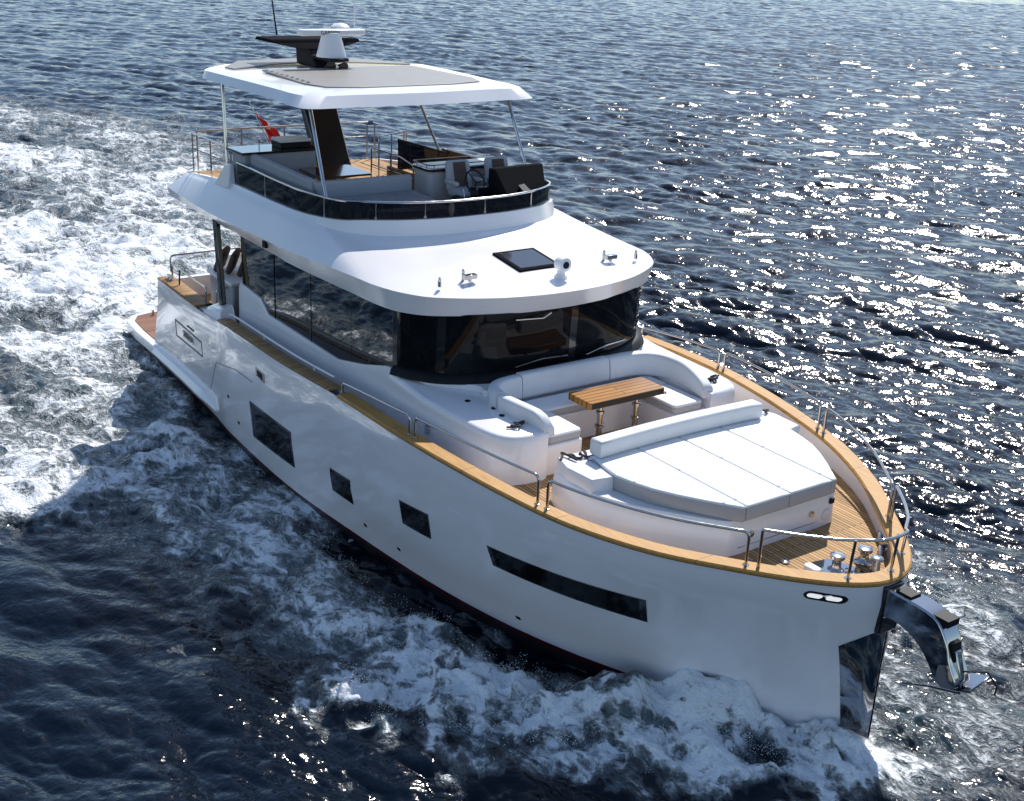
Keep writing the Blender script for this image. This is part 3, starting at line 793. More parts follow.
# ---- guard rails on the cap
capc = inset_curve(sh, .10)
hs_ = capc[:n_s // 2 + 1]
def cap_at(x, s=-1, d=0.0):
    y = np.interp(x, hs_[:, 0], -hs_[:, 1]); z = np.interp(x, hs_[:, 0], hs_[:, 2]) + .05
    return Vector((x, s * (y - d), z))
def rail_section(x0, x1, s, h0=.46, h1=.50, open_end=False):
    xs = np.linspace(x0, x1, 12)
    pts = [cap_at(x0, s)]
    for k, x in enumerate(xs):
        p = cap_at(x, s); p.z += h0 + (h1 - h0) * k / 11
        pts.append(p)
    pts.append(cap_at(x1, s))
    path = arc_pts([pts[0], pts[1]] + pts[2:-2] + [pts[-2], pts[-1]], .09)
    mb = MB().tube(path, .021, 8)
    for p in (pts[0], pts[-1]):
        mb.lathe([(.045, 0), (.045, .012), (.024, .02)], (p[0], p[1], p[2] - .005), 10)
    if x1 - x0 > 2.6:
        p = cap_at((x0 + x1) / 2, s); q = p.copy(); q.z += (h0 + h1) / 2
    mb.build('guard_rail', 'steel', Y, smooth=60)
for s in (-1, 1):
    rail_section(1.66, 3.72, s, .16, .30)
    rail_section(3.86, 6.38, s, .32, .42)
    rail_section(6.54, 8.90, s, .42, .46)
# bow rail: one run round the stem
pts = [cap_at(9.02, -1)]
top_h = .52
fx = np.linspace(9.02, 9.92, 6)
run = []
for x in fx:
    p = cap_at(x, -1); p.z += top_h; run.append(p)
tip = Vector((10.05, 0, capc[n_s // 2][2] + .05 + top_h + .02))
run += [Vector((10.02, -.22, tip.z)), tip, Vector((10.02, .22, tip.z))]
for x in fx[::-1]:
    p = cap_at(x, 1); p.z += top_h; run.append(p)
back = [cap_at(x, 1) + Vector((0, 0, top_h)) for x in (8.6, 8.0, 7.4)]
sm = [Vector(p) for p in catmull([tuple(p) for p in run], 4)]
path = arc_pts([cap_at(9.02, -1), sm[0]] + sm[1:-1] + [sm[-1], cap_at(9.02, 1)], .09)
mb = MB().tube(path, .022, 8)
mb.build('bow_rail', 'steel', Y, smooth=60)
for x, s in ((9.80, -1), (10.02, .0), (9.72, 1)):
    p = cap_at(x, s if s else 1, 0.0)
    if s == 0: p = Vector((9.96, .10, capc[n_s // 2][2] + .05))
    q = p + Vector((.03, 0, top_h + .01))
    MB().tube([p, q], .019, 8).lathe([(.045, 0), (.045, .012), (.022, .02)], (p[0], p[1], p[2] - .004), 10).build('rail_stanchion', 'steel', Y)

# ---- foredeck sunpad plinth
def sunp(d=0, dz=0):
    return [(5.74 + d, 1.98 - d, dz), (6.1, 2.10 - d, dz), (6.6, 2.06 - d, dz), (7.2, 1.80 - d, dz), (7.8, 1.38 - d, dz), (8.18, 1.06 - d, dz), (8.24 - d, .85 - d, dz), (8.24 - d, 0, dz)]
rr = []
for d, z in ((-.03, 2.28), (-.01, 2.6), (0, 2.72), (.01, 2.76), (.035, 2.80)):
    r = ringsym(sunp(d), 4); r[:, 2] = z; rr.append(r.tolist())
mb = MB().loft(rr, True, True, True)
# raised shoulders beside the bolster
for s in (-1, 1):
    pl = [(5.76, s * .3), (5.76, s * 1.96), (6.1, s * 2.07), (6.62, s * 2.03), (6.68, s * 1.70), (6.02, s * 1.60), (5.98, s * .3)]
    mb2 = MB(); n_ = len(pl)
    c_ = np.mean(pl, axis=0)
    mb.loft([[(p[0], p[1], 2.72) for p in pl], [(p[0], p[1], 2.96) for p in pl], [(p[0] + (c_[0] - p[0]) * .03, p[1] + (c_[1] - p[1]) * .03, 2.985) for p in pl]], True, True, True)
pl_ = mb.build('sunpad_plinth', 'gelcoat', Y, smooth=40)
for yy in (-.62, .55):
    MB().lathe([(.045, 0), (.045, .02), (.02, .025)], (8.26, yy, 2.55), 14, axis='x').build('locker_latch', 'steel', pl_)
MB().lathe([(.09, 0), (.09, .012), (.07, .016)], (8.26, .86, 2.46), 20, axis='x').build('speaker', 'white_nonskid', pl_)
MB().box((8.24, .90, 2.62), (8.28, .98, 2.70)).build('socket', 'black_matt', pl_, bevel=.01)
mb = MB()
mb.box((8.262, -.85, 2.40), (8.268, .70, 2.408)); mb.build('locker_seam', 'text_dark', pl_)
# cushions: four long pads side by side, and a bolster
edges = [-1.62, -.83, -.02, .80, 1.66]
out_s = [(6.03, 1.60), (6.72, 1.70), (7.2, 1.60), (7.7, 1.34), (8.15, 1.02), (8.30, .88)]
words = ['starboard-most', 'second', 'third', 'port-most']
lab = ['white ribbed sunpad cushion along the near curved edge of the foredeck plinth',
       'white ribbed sunpad cushion beside the near curved one, second from the long hull windows',
       'white ribbed sunpad cushion third from the near rail, beside the far curved one',
       'white ribbed sunpad cushion along the far curved edge, nearest the sunlit rail']
def half_w(x): return float(np.interp(x, [p[0] for p in out_s], [p[1] for p in out_s]))
for k in range(4):
    y0, y1 = edges[k] + .006, edges[k + 1] - .006
    if k == 0:
        poly = [(6.03, y1), (8.32, y1 * 1.0 + .0), (8.32, -.90)] + [(x, -half_w(x)) for x in (8.15, 7.9, 7.6, 7.3, 7.0, 6.72)] + [(6.03, -1.60)]
    elif k == 3:
        poly = [(6.03, 1.64)] + [(x, half_w(x)) for x in (6.72, 7.0, 7.3, 7.6, 7.9, 8.15)] + [(8.32, .90), (8.32, y0), (6.03, y0)]
    else:
        poly = [(6.03, y0), (6.03, y1), (8.325, y1), (8.325, y0)]
    d = []
    for a, c in zip(poly, poly[1:] + poly[:1]):
        m_ = max(1, int(math.hypot(c[0] - a[0], c[1] - a[1]) / .15))
        d += [(a[0] + (c[0] - a[0]) * t / m_, a[1] + (c[1] - a[1]) * t / m_) for t in range(m_)]
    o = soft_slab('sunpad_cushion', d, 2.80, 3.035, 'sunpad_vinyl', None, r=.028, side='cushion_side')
    tag(o, lab[k], 'cushion', 'sunpad cushions on the foredeck')
bl = [(5.98 - .06 * (1 - (y / 1.6) ** 2), y) for y in np.linspace(-1.56, 1.60, 14)]
bl = bl + [(x + .24, y) for x, y in bl[::-1]]
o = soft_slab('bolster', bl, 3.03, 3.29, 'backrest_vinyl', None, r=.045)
tag(o, 'long white bolster across the aft end of the foredeck sunpad', 'cushion')
# webbing straps left on the shoulders
def strap(px, py, pz, seed, label, rz=0, L=.42):
    r_ = np.random.default_rng(seed)
    pts = [(px + math.cos(rz) * (t - .5) * L + r_.normal(0, .05), py + math.sin(rz) * (t - .5) * L + r_.normal(0, .05), pz + .02 + abs(r_.normal(0, .025))) for t in np.linspace(0, 1, 16)]
    P = catmull(pts, 4)
    o = MB().tube(P.tolist(), .016, 6).build('strap', 'rope', None)
    tag(o, label, 'strap', 'dark straps on the foredeck seating')
strap(5.92, -1.72, 2.985, 3, 'tangled black strap on the near end of the sunpad plinth beside the bolster', R(60))
strap(5.95, 1.80, 2.985, 4, 'tangled black strap on the far end of the sunpad plinth beside the bolster', R(70))
strap(4.72, -1.86, 3.06, 5, 'tangled black strap behind the near arm of the sofa', R(100), .34)
strap(4.66, 2.06, 3.06, 8, 'tangled black strap behind the far arm of the sofa', R(110), .34)
for s in (-1, 1):
    MB().tube([(6.0, s * 1.62, 2.99), (6.14, s * 1.60, 3.01), (6.32, s * 1.63, 3.0)], .022, 6).build('bolster_stay', 'steel', pl_)

# ---- U sofa: seat pads and backrests
g_seat = 'seat cushions of the foredeck sofa'
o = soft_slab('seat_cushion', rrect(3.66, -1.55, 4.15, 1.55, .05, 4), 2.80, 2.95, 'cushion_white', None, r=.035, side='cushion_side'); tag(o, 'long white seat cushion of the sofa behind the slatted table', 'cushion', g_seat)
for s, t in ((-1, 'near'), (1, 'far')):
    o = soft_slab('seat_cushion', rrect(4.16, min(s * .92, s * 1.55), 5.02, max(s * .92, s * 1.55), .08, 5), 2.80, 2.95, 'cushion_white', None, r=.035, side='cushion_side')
    tag(o, 'white seat cushion on the %s wing of the U-shaped foredeck sofa' % t, 'cushion', g_seat)
def backrest(path, label, h=.44, th=.20, z=2.955, slope_end=False):
    P = catmull(path, 6); n_ = len(P)
    t = np.gradient(P, axis=0); t /= np.linalg.norm(t, axis=1, keepdims=True)
    nn = np.stack([-t[:, 1], t[:, 0]], 1)
    rings = []
    for k in range(n_):
        hh = h
        if slope_end: 
            u = (k / (n_ - 1)); u = u if slope_end > 0 else 1 - u
            hh = h * (1 - max(0, (u - .72) / .28) ** 2 * .55)
        rg = []
        for a in range(16):
            ang = 2 * math.pi * a / 16
            cx = math.copysign(abs(math.cos(ang)) ** .45, math.cos(ang)) * th / 2; cz = math.copysign(abs(math.sin(ang)) ** .45, math.sin(ang)) * hh / 2
            lean = (cz + hh / 2) * .12
            rg.append((P[k][0] + nn[k][0] * (cx + lean), P[k][1] + nn[k][1] * (cx + lean), z + hh / 2 + cz))
        rings.append(rg)
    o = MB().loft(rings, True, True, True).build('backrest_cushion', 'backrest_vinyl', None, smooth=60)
    tag(o, label, 'cushion', 'backrest cushions of the foredeck sofa')
backrest([(5.08, -1.58), (4.5, -1.64), (4.05, -1.69)], 'white backrest cushion on the near arm of the U-shaped sofa, rounded at its free end', h=.36, slope_end=-1)
backrest([(4.03, -1.69), (3.75, -1.62), (3.60, -1.40), (3.55, -1.05)], 'white backrest cushion in the near corner of the U-shaped sofa', h=.38)
backrest([(3.55, -1.03), (3.55, -.1), (3.55, .72)], 'long straight white backrest cushion under the windscreen', h=.40)
backrest([(3.55, .74), (3.56, 1.2), (3.68, 1.52), (3.95, 1.68), (4.4, 1.70), (5.0, 1.62)], 'white backrest cushion curving round the far corner and arm of the sofa', h=.39, slope_end=1)

# ---- slatted table
tb = empty('deck_table', (4.47, .18, 2.34), 'small slatted teak table on two steel pedestals in front of the sofa', 'table')
def rel(mb, name, mat, p, **k):
    ox, oy, oz = p.location
    mb.v = [(x - ox, y - oy, z - oz) for x, y, z in mb.v]
    return mb.build(name, mat, p, **k)
rel(MB().prism(rrect(4.20, -.60, 4.78, .92, .05), 3.08, 3.19), 'tabletop', 'teak_table', tb, bevel=.015)
for yy in (-.12, .62):
    rel(MB().lathe([(.13, 2.335), (.13, 2.36), (.05, 2.38), (.05, 2.60), (.075, 2.61), (.075, 2.65), (.045, 2.66), (.045, 2.83), (.07, 2.84), (.07, 2.88), (.04, 2.89), (.04, 3.03), (.09, 3.05), (.09, 3.068)], (4.45, yy, 0), 18), 'pedestal', 'steel', tb, smooth=40)
mb = MB()
for yy in (.86, .90): mb.box((4.78, yy, 3.09), (4.81, yy + .02, 3.13))
rel(mb, 'hinge', 'steel', tb)

# ---- foredeck gear
def windlass(x, y, h=.30):
    z = deck_z(x)
    m_ = MB().lathe([(.13, 0), (.13, .025), (.085, .04), (.06, .08), (.058, h - .11), (.07, h - .07), (.095, h - .05), (.10, h - .01), (.08, h)], (x, y, z), 24)
    return m_.build('windlass', 'steel', Y, smooth=40)
windlass(9.26, -.06, .25); windlass(9.28, .46, .22)
z = deck_z(9)
MB().prism([(8.95, -.18), (9.35, -.30), (9.70, -.08), (9.72, .14), (9.40, .25), (9.0, .10)], z + .004, z + .03).build('chain_plate', 'mirror_steel', Y, bevel=.008)
MB().lathe([(.07, 0), (.06, .04), (.05, .17), (.085, .19), (.085, .22), (.06, .235)], (9.55, .36, z), 20).build('bollard', 'steel', Y, smooth=40)
mb = MB()
for k in range(8):
    x = 9.38 + k * .05; mb.tube([(x + .03 * math.cos(t), .02 + k * .004 + (.018 * math.sin(t) if k % 2 else 0), z + .06 + (0 if k % 2 else .018) * math.sin(t)) for t in np.linspace(0, 2 * math.pi, 9)[:-1]], .009, 5, True)
mb.build('anchor_chain', 'steel', Y)
def cleat(x, y, rz, z=None):
    z = deck_z(x) if z is None else z
    c, s_ = math.cos(rz), math.sin(rz)
    m_ = MB()
    for k in (-.07, .07):
        m_.lathe([(.035, 0), (.022, .02), (.02, .07)], (x + c * k, y + s_ * k, z), 10)
    m_.tube([(x + c * k, y + s_ * k, z + .08 - .02 * (abs(k) / .17) ** 2) for k in np.linspace(-.17, .17, 9)], [.012, .02, .024, .026, .027, .026, .024, .02, .012], 8)
    return m_.build('cleat', 'steel', Y)
cleat(9.25, .82, R(-50)); cleat(8.95, 1.18, R(-50))
MB().prism(rrect(9.0, -.42, 9.24, -.28, .06), z + .002, z + .09).build('hatch_cover', 'white_paint', Y, bevel=.02)
MB().lathe([(.06, 0), (.06, .02), (.03, .03)], (8.75, -.45, deck_z(8.7)), 12).build('deck_filler', 'steel', Y)
# stainless fairlead inside the bow bulwark
for s in (-1, 1):
    a = inset_curve(sh, capw - .045)[n_s // 2 + s * 13]
    MB().box((a[0] - .13, a[1] - .03, a[2] - .22), (a[0] + .13, a[1] + .0, a[2] - .06)).build('fairlead', 'mirror_steel', Y, bevel=.02)
# anchor arm at the stem
arm = [(9.98, 2.46), (10.30, 2.50), (10.82, 2.46), (11.02, 2.26), (11.12, 2.02), (11.26, 1.74), (11.14, 1.62), (10.98, 1.66), (10.86, 1.82), (10.70, 1.98), (10.46, 2.10), (10.20, 2.12), (10.08, 2.04), (9.98, 2.02)]
oc = catmull(arm, 4, True)
mb = MB().prism_y([(p[0], p[1]) for p in oc], -.15, .15)
am = mb.build('anchor_arm', 'mirror_steel', Y, bevel=.02, smooth=40)
MB().box((10.02, -.17, 1.85), (10.14, .17, 2.52)).build('stem_slot', 'black_gloss', Y, bevel=.02)
MB().box((10.22, -.10, 2.47), (10.44, .10, 2.525)).build('roller_slot', 'black_matt', am); MB().box((10.78, -.11, 2.38), (11.0, .11, 2.47)).build('roller_slot', 'black_matt', am); mb = MB().hexa([(11.08, -.08, 1.8), (11.2, -.08, 1.74), (11.2, .08, 1.74), (11.08, .08, 1.8)], [(10.98, -.08, 2.24), (11.09, -.08, 2.2), (11.09, .08, 2.2), (10.98, .08, 2.24)])
mb.build('roller_slot', 'black_matt', am)
# the anchor itself
an = empty('anchor', (11.1, 0, 1.62), 'polished plough anchor hanging in the curved steel arm off the bow', 'anchor')
mb = MB().prism_y([(11.0, 2.1), (11.14, 2.12), (11.26, 1.78), (11.22, 1.56), (11.08, 1.54), (11.04, 1.8)], -.05, .05); rel(mb, 'shank', 'mirror_steel', an, bevel=.015)
mb = MB()
mb.add([(11.30, -.06, 1.66), (11.05, -.05, 1.55), (10.78, -.50, 1.66), (11.16, -.52, 1.84), (11.30, -.06, 1.62), (11.05, -.05, 1.51), (10.78, -.50, 1.63), (11.16, -.52, 1.81)], [(0, 1, 2, 3), (7, 6, 5, 4), (0, 4, 5, 1), (1, 5, 6, 2), (2, 6, 7, 3), (3, 7, 4, 0)])
rel(mb, 'fluke', 'mirror_steel', an, bevel=.006)
mb = MB()
mb.add([(11.34, .06, 1.66), (11.05, .05, 1.55), (11.0, .36, 1.64), (11.38, .38, 1.78), (11.34, .06, 1.62), (11.05, .05, 1.51), (11.0, .36, 1.61), (11.38, .38, 1.75)], [(0, 1, 2, 3), (7, 6, 5, 4), (0, 4, 5, 1), (1, 5, 6, 2), (2, 6, 7, 3), (3, 7, 4, 0)])
rel(mb, 'fluke', 'steel', an, bevel=.006)
mb = MB().tube([(11.24, .08, 1.86), (11.36, .32, 1.84), (11.46, .42, 1.66), (11.44, .44, 1.52)], .014, 6); rel(mb, 'tip_rope', 'rope', an)

# ---- flybridge furniture
FZ = 4.76
def part_of(name, mat, p, mb, **k): return rel(mb, name, mat, p, **k)
so = empty('lounge_sofa', (-2.6, -1.7, FZ), 'grey L-shaped sofa on the flybridge behind the smoked screen', 'sofa')
part_of('base', 'gelcoat', so, MB().box((-4.0, -2.10, FZ), (-1.3, -1.35, 5.05)).box((-2.0, -1.35, FZ), (-1.3, -.15, 5.05)), bevel=.03)
part_of('seat', 'cushion_grey', so, MB().box((-4.0, -1.95, 5.052), (-1.52, -1.30, 5.18)).box((-2.05, -1.29, 5.052), (-1.52, -.15, 5.18)), bevel=.04)
part_of('backrest', 'cushion_grey', so, MB().hexa([(-4.0, -2.13, 5.055), (-1.45, -2.13, 5.055), (-1.45, -1.92, 5.055), (-4.0, -1.92, 5.055)], [(-4.0, -2.14, 5.60), (-1.42, -2.14, 5.56), (-1.42, -1.98, 5.56), (-4.0, -1.98, 5.60)]), bevel=.05)
part_of('backrest', 'cushion_grey', so, MB().hexa([(-1.52, -1.98, 5.055), (-1.28, -1.98, 5.055), (-1.28, -.12, 5.055), (-1.52, -.12, 5.055)], [(-1.46, -2.10, 5.54), (-1.30, -2.10, 5.54), (-1.30, -.12, 5.54), (-1.46, -.12, 5.54)]), bevel=.05)
lp = empty('sun_lounge', (-.6, -1.2, FZ), 'grey slatted sun lounge pad on the flybridge in front of the sofa', 'lounge')
part_of('base', 'gelcoat', lp, MB().prism([(-1.22, -2.0), (-.35, -1.98), (.05, -1.72), (.25, -1.4), (.36, -.9), (.36, -.35), (-1.22, -.15)], FZ, 5.16), bevel=.02)
part_of('pad', 'lounge_slats', lp, MB().prism([(-1.24, -2.02), (-.34, -2.0), (.06, -1.74), (.27, -1.4), (.38, -.9), (.38, -.32), (-1.24, -.12)], 5.162, 5.28), bevel=.03)
ft = empty('lounge_table', (-2.9, -.75, FZ), 'dark varnished table on the flybridge inside the L of the sofa', 'table')
part_of('tabletop', 'wood_dark', ft, MB().prism(rrect(-3.75, -1.25, -2.75, -.15, .06), 5.27, 5.31), bevel=.008)
part_of('pedestal', 'steel', ft, MB().lathe([(.2, FZ), (.2, FZ + .02), (.05, FZ + .04), (.05, 5.26), (.15, 5.269)], (-3.2, -.7, 0), 18))
bar = empty('bar_counter', (-4.3, -1.5, FZ), 'white bar cabinet with a dark glossy worktop at the aft end of the flybridge sofa', 'counter')
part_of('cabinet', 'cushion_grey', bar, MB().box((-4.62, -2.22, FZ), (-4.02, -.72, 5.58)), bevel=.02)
part_of('worktop', 'black_gloss', bar, MB().box((-4.72, -2.30, 5.582), (-3.96, -.66, 5.63)), bevel=.008)
part_of('tap', 'steel', bar, MB().tube(arc_pts([(-4.4, -1.75, 5.63), (-4.4, -1.75, 5.80), (-4.25, -1.75, 5.80), (-4.25, -1.75, 5.74)], .05), .012, 8))
gr = empty('grill_box', (-4.3, -1.1, 5.632), 'black lidded grill box standing on the bar worktop', 'grill')
part_of('housing', 'black_matt', gr, MB().box((-4.55, -1.42, 5.632), (-4.12, -.78, 5.74)), bevel=.01)
part_of('lid', 'white_nonskid', gr, MB().box((-4.56, -1.43, 5.742), (-4.11, -.77, 5.80)), bevel=.015)
cab = empty('wet_bar', (-1.5, 1.0, FZ), 'white flybridge cabinet with a pale worktop and low steel fiddle rails behind the helm seats', 'cabinet')
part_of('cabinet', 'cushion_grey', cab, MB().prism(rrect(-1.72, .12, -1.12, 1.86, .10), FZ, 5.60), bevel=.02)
part_of('worktop', 'black_gloss', cab, MB().prism(rrect(-1.76, .08, -1.08, 1.90, .12), 5.602, 5.65), bevel=.008)
part_of('worktop_inlay', 'white_paint', cab, MB().prism(rrect(-1.70, .16, -1.14, 1.82, .10), 5.648, 5.662))
mb = MB().tube([(p[0], p[1], 5.72) for p in rrect(-1.73, .11, -1.11, 1.87, .10)], .010, 6, True)
for p in rrect(-1.73, .11, -1.11, 1.87, .10, 1): mb.tube([(p[0], p[1], 5.64), (p[0], p[1], 5.72)], .009, 6)
part_of('fiddle_rail', 'steel', cab, mb)
def helm_seat(y, label):
    o = empty('helm_chair', (-.62, y, FZ), label, 'seat', 'helm seats on the flybridge')
    part_of('pedestal', 'steel', o, MB().lathe([(.22, FZ), (.2, FZ + .03), (.06, FZ + .06), (.06, 5.20)], (-.6, y, 0), 16))
    part_of('seat', 'cushion_grey', o, MB().box((-.88, y - .27, 5.20), (-.32, y + .27, 5.36)), bevel=.05)
    part_of('backrest', 'cushion_grey', o, MB().hexa([(-.94, y - .28, 5.28), (-.78, y - .28, 5.28), (-.78, y + .28, 5.28), (-.94, y + .28, 5.28)], [(-1.04, y - .25, 5.82), (-.92, y - .25, 5.82), (-.92, y + .25, 5.82), (-1.04, y + .25, 5.82)]), bevel=.06)
    part_of('back_panel', 'cushion_brown', o, MB().hexa([(-.79, y - .13, 5.38), (-.765, y - .13, 5.38), (-.765, y + .13, 5.38), (-.79, y + .13, 5.38)], [(-.93, y - .13, 5.79), (-.90, y - .13, 5.79), (-.90, y + .13, 5.79), (-.93, y + .13, 5.79)]))
    for q in (-.31, .31):
        part_of('armrest', 'cushion_grey', o, MB().box((-.86, y + q - .04, 5.44), (-.44, y + q + .04, 5.52)), bevel=.03)
helm_seat(.62, 'grey and brown helm seat behind the steering wheel on the flybridge')
helm_seat(1.48, 'grey and brown helm seat next to the far rail, away from the wheel')
hc = empty('helm_console', (.1, 1.1, FZ), 'black flybridge helm console with raked front and steering wheel', 'console')
part_of('pod', 'black_matt', hc, MB().prism([(-.55, .25), (.55, .25), (.62, .9), (.42, 1.5), (.05, 2.0), (-.55, 2.05)], FZ, 5.28), bevel=.03)
part_of('hood', 'black_flat', hc, MB().hexa([(-.30, .86, 5.27), (.52, .80, 5.27), (.02, 1.98, 5.27), (-.40, 2.02, 5.27)], [(-.36, .90, 5.76), (-.16, .90, 5.78), (-.28, 2.08, 5.78), (-.44, 2.08, 5.76)]), bevel=.03)
part_of('instrument_panel', 'black_gloss', hc, MB().hexa([(-.5, .5, 5.28), (-.1, .5, 5.28), (-.1, .88, 5.28), (-.5, .88, 5.28)], [(-.32, .5, 5.46), (-.1, .5, 5.48), (-.1, .88, 5.48), (-.32, .88, 5.46)]), bevel=.01)
part_of('screen', 'seam_dark', hc, MB().hexa([(.36, 1.22, 5.40), (.372, 1.22, 5.41), (.30, 1.42, 5.41), (.288, 1.42, 5.40)], [(.20, 1.18, 5.52), (.212, 1.18, 5.53), (.14, 1.36, 5.53), (.128, 1.36, 5.52)]))
wv = [(-.42 - .10 * math.sin(t), .66 + .20 * math.cos(t), 5.52 + .19 * math.sin(t)) for t in np.linspace(0, 2 * math.pi, 25)[:-1]]
mb = MB().tube(wv, .016, 6, True)
for k in (0, 8, 16): mb.tube([wv[k], (-.38, .66, 5.50)], .011, 6)
part_of('steering_wheel', 'black_matt', hc, mb)
part_of('throttle', 'steel', hc, MB().tube([(-.3, .36, 5.28), (-.34, .36, 5.42)], .02, 8))
# stair hatch: tinted panel, teak companionway box, rails
st = empty('stair_hatch', (-3.5, 1.6, FZ), 'tinted glass stair hatch standing open over a teak companionway on the flybridge', 'hatch')
part_of('glass_panel', 'smoked_glass', st, MB().hexa([(-4.45, 1.40, 4.98), (-2.9, 1.62, 5.35), (-2.9, 1.64, 5.35), (-4.45, 1.42, 4.98)], [(-4.45, 1.40, 5.60), (-2.9, 1.62, 5.56), (-2.9, 1.64, 5.56), (-4.45, 1.42, 5.60)]))
part_of('frame', 'black_matt', st, MB().tube([(-4.45, 1.41, 4.98), (-2.9, 1.63, 5.35), (-2.9, 1.63, 5.56), (-4.45, 1.41, 5.60)], .022, 6, True))
part_of('companionway', 'teak_cross', st, MB().box((-4.3, 1.05, FZ + .002), (-2.2, 1.12, 5.10)).box((-2.3, 1.12, FZ + .002), (-2.2, 2.0, 5.10)))
def frail(path, name, r=.016, posts=()):
    m_ = MB().tube(arc_pts(path, .08), r, 8)
    for a, c in posts: m_.tube([a, c], r * .9, 6)
    return m_
o = frail([(-4.6, .85, FZ), (-4.6, .85, 5.45), (-3.4, .85, 5.45), (-2.9, .85, 5.36), (-2.9, .85, FZ)], '', posts=[((-3.8, .85, FZ), (-3.8, .85, 5.45)), ((-4.6, .85, 5.1), (-2.9, .85, 5.1))]).build('stair_rail', 'steel', Y)
o = frail([(-4.9, 1.2, FZ), (-4.9, 1.2, 5.60), (-5.4, 2.16, 5.60), (-5.4, 2.16, FZ)], '', posts=[((-5.15, 1.65, FZ), (-5.15, 1.65, 5.6))]).build('stair_rail', 'steel', Y)
# aft flybridge rails
zt = 5.58
def deck_rail(pts, posts):
    m_ = MB()
    m_.tube([(x, y, zt) for x, y in pts], .019, 8); m_.tube([(x, y, zt - .32) for x, y in pts], .011, 6)
    b_ = m_.build('aft_rail', 'steel', Y)
    for x, y in posts:
        MB().tube([(x, y, FZ), (x, y, zt)], .017, 8).build('rail_post', 'steel', b_)
deck_rail([(-4.75, -2.14), (-5.8, -2.16), (-6.85, -2.16)], [(-4.85, -2.15), (-5.85, -2.16), (-6.8, -2.16)])
deck_rail([(-6.9, -2.04), (-6.95, -1.0), (-6.96, 0), (-6.95, 1.0), (-6.9, 2.04)], [(-6.9, -2.02), (-6.95, -1.0), (-6.96, 0.0), (-6.95, 1.0), (-6.9, 2.02)])
deck_rail([(-6.85, 2.16), (-5.8, 2.16), (-4.95, 2.16)], [(-6.8, 2.16), (-5.5, 2.16)])
MB().prism([(-6.72, -2.12), (-4.8, -2.16), (-4.8, 2.16), (-6.72, 2.12)], 4.768, 4.782).build('aft_fly_teak', 'teak_deck', Y)
# ensign
fl = empty('ensign', (-6.75, -.33, 4.9), 'red ensign with white crescent and star drooping from a slanted staff at the stern', 'flag')
part_of('staff', 'steel', fl, MB().tube([(-6.72, -.30, 4.9), (-7.35, -.62, 6.05)], [.018, .012], 8).lathe([(.025, 0), (.025, .03), (.0, .05)], (-7.35, -.62, 6.05), 8))
N_, M_ = 22, 12
v = []; f = []
for i in range(N_ + 1):
    for j in range(M_ + 1):
        u = i / N_; w = j / M_                       # u down the cloth, w across
        a = np.array([-7.25, -.57, 5.86]) + np.array([.20, .10, -.36]) * w
        x = a[0] + .07 * math.sin(w * 9 + u * 2) * (.3 + u); y = a[1] + u * .34 + w * .30 + .04 * math.sin(w * 13 + 1); z = a[2] - u * .62
        v.append((x, y, z))
for i in range(N_):
    for j in range(M_):
        a = i * (M_ + 1) + j; f.append((a, a + 1, a + M_ + 2, a + M_ + 1))
fm = MB().add(v, f)
fo = rel(fm, 'cloth', 'flag_red', fl, smooth=80)
sd_ = fo.modifiers.new('thick', 'SOLIDIFY'); sd_.thickness = .006
def cloth_pt(u, w, d=.012):
    a = np.array([-7.25, -.57, 5.86]) + np.array([.20, .10, -.36]) * w
    return (a[0] + .07 * math.sin(w * 9 + u * 2) * (.3 + u) + d, a[1] + u * .34 + w * .30 + .04 * math.sin(w * 13 + 1) - d * .4, a[2] - u * .62)
cm = MB(); K = 14
o_ = []; i_ = []
for k in range(K + 1):
    t = R(50 + 260 * k / K)
    o_.append((.42 + .17 * math.cos(t), .5 + .24 * math.sin(t)))
    t2_ = R(62 + 236 * k / K)
    i_.append((.455 + .13 * math.cos(t2_), .5 + .19 * math.sin(t2_)))
for lay in (.014, -.014):
    cm.loft([[cloth_pt(*p, lay) for p in o_], [cloth_pt(*p, lay) for p in i_]], False)
    star = [(.62 + (.07 if k % 2 == 0 else .03) * math.cos(R(36 * k)), .5 + (.1 if k % 2 == 0 else .04) * math.sin(R(36 * k))) for k in range(10)]
    cm.add([cloth_pt(*p, lay) for p in star], [tuple(range(10))])
rel(cm, 'crescent', 'white_paint', fl)

# ---- cockpit
mb = MB().box((-7.45, -1.9, 1.9), (-6.75, 1.9, 2.25)); mb.box((-7.48, -1.9, 2.25), (-7.25, 1.9, 2.70))
ck = empty('cockpit_sofa', (-7.1, 0, 1.9), 'pale sofa across the stern in the cockpit under the overhang', 'sofa')
rel(MB().box((-7.45, -1.5, 1.9), (-6.75, 1.9, 2.22)), 'base', 'gelcoat', ck, bevel=.03)
rel(MB().box((-7.42, -1.5, 2.222), (-6.72, 1.9, 2.36)), 'seat', 'cushion_white', ck, bevel=.04)
rel(MB().box((-7.47, -1.5, 2.362), (-7.28, 1.9, 2.74)), 'backrest', 'cushion_white', ck, bevel=.05)
lc = ['dark brown scatter cushion leaning beside the black pillar in the cockpit', 'dark brown scatter cushion in the middle of the trio seen past the black pillar', 'dark brown scatter cushion nearest the saloon window in the cockpit']
for k, (x, y) in enumerate(((-5.72, -2.06), (-5.46, -1.92), (-5.2, -1.80))):
    m_ = soft_slab('scatter_cushion', [(p[0], p[1]) for p in rrect(-.25, -.25, .25, .25, .08)], -.06, .06, 'cushion_brown', None, r=.05)
    m_.location = (x, y, 3.13); m_.rotation_euler = (R(12), R(-68), R(35 + 6 * k))
    tag(m_, lc[k], 'cushion', 'brown scatter cushions in the cockpit')
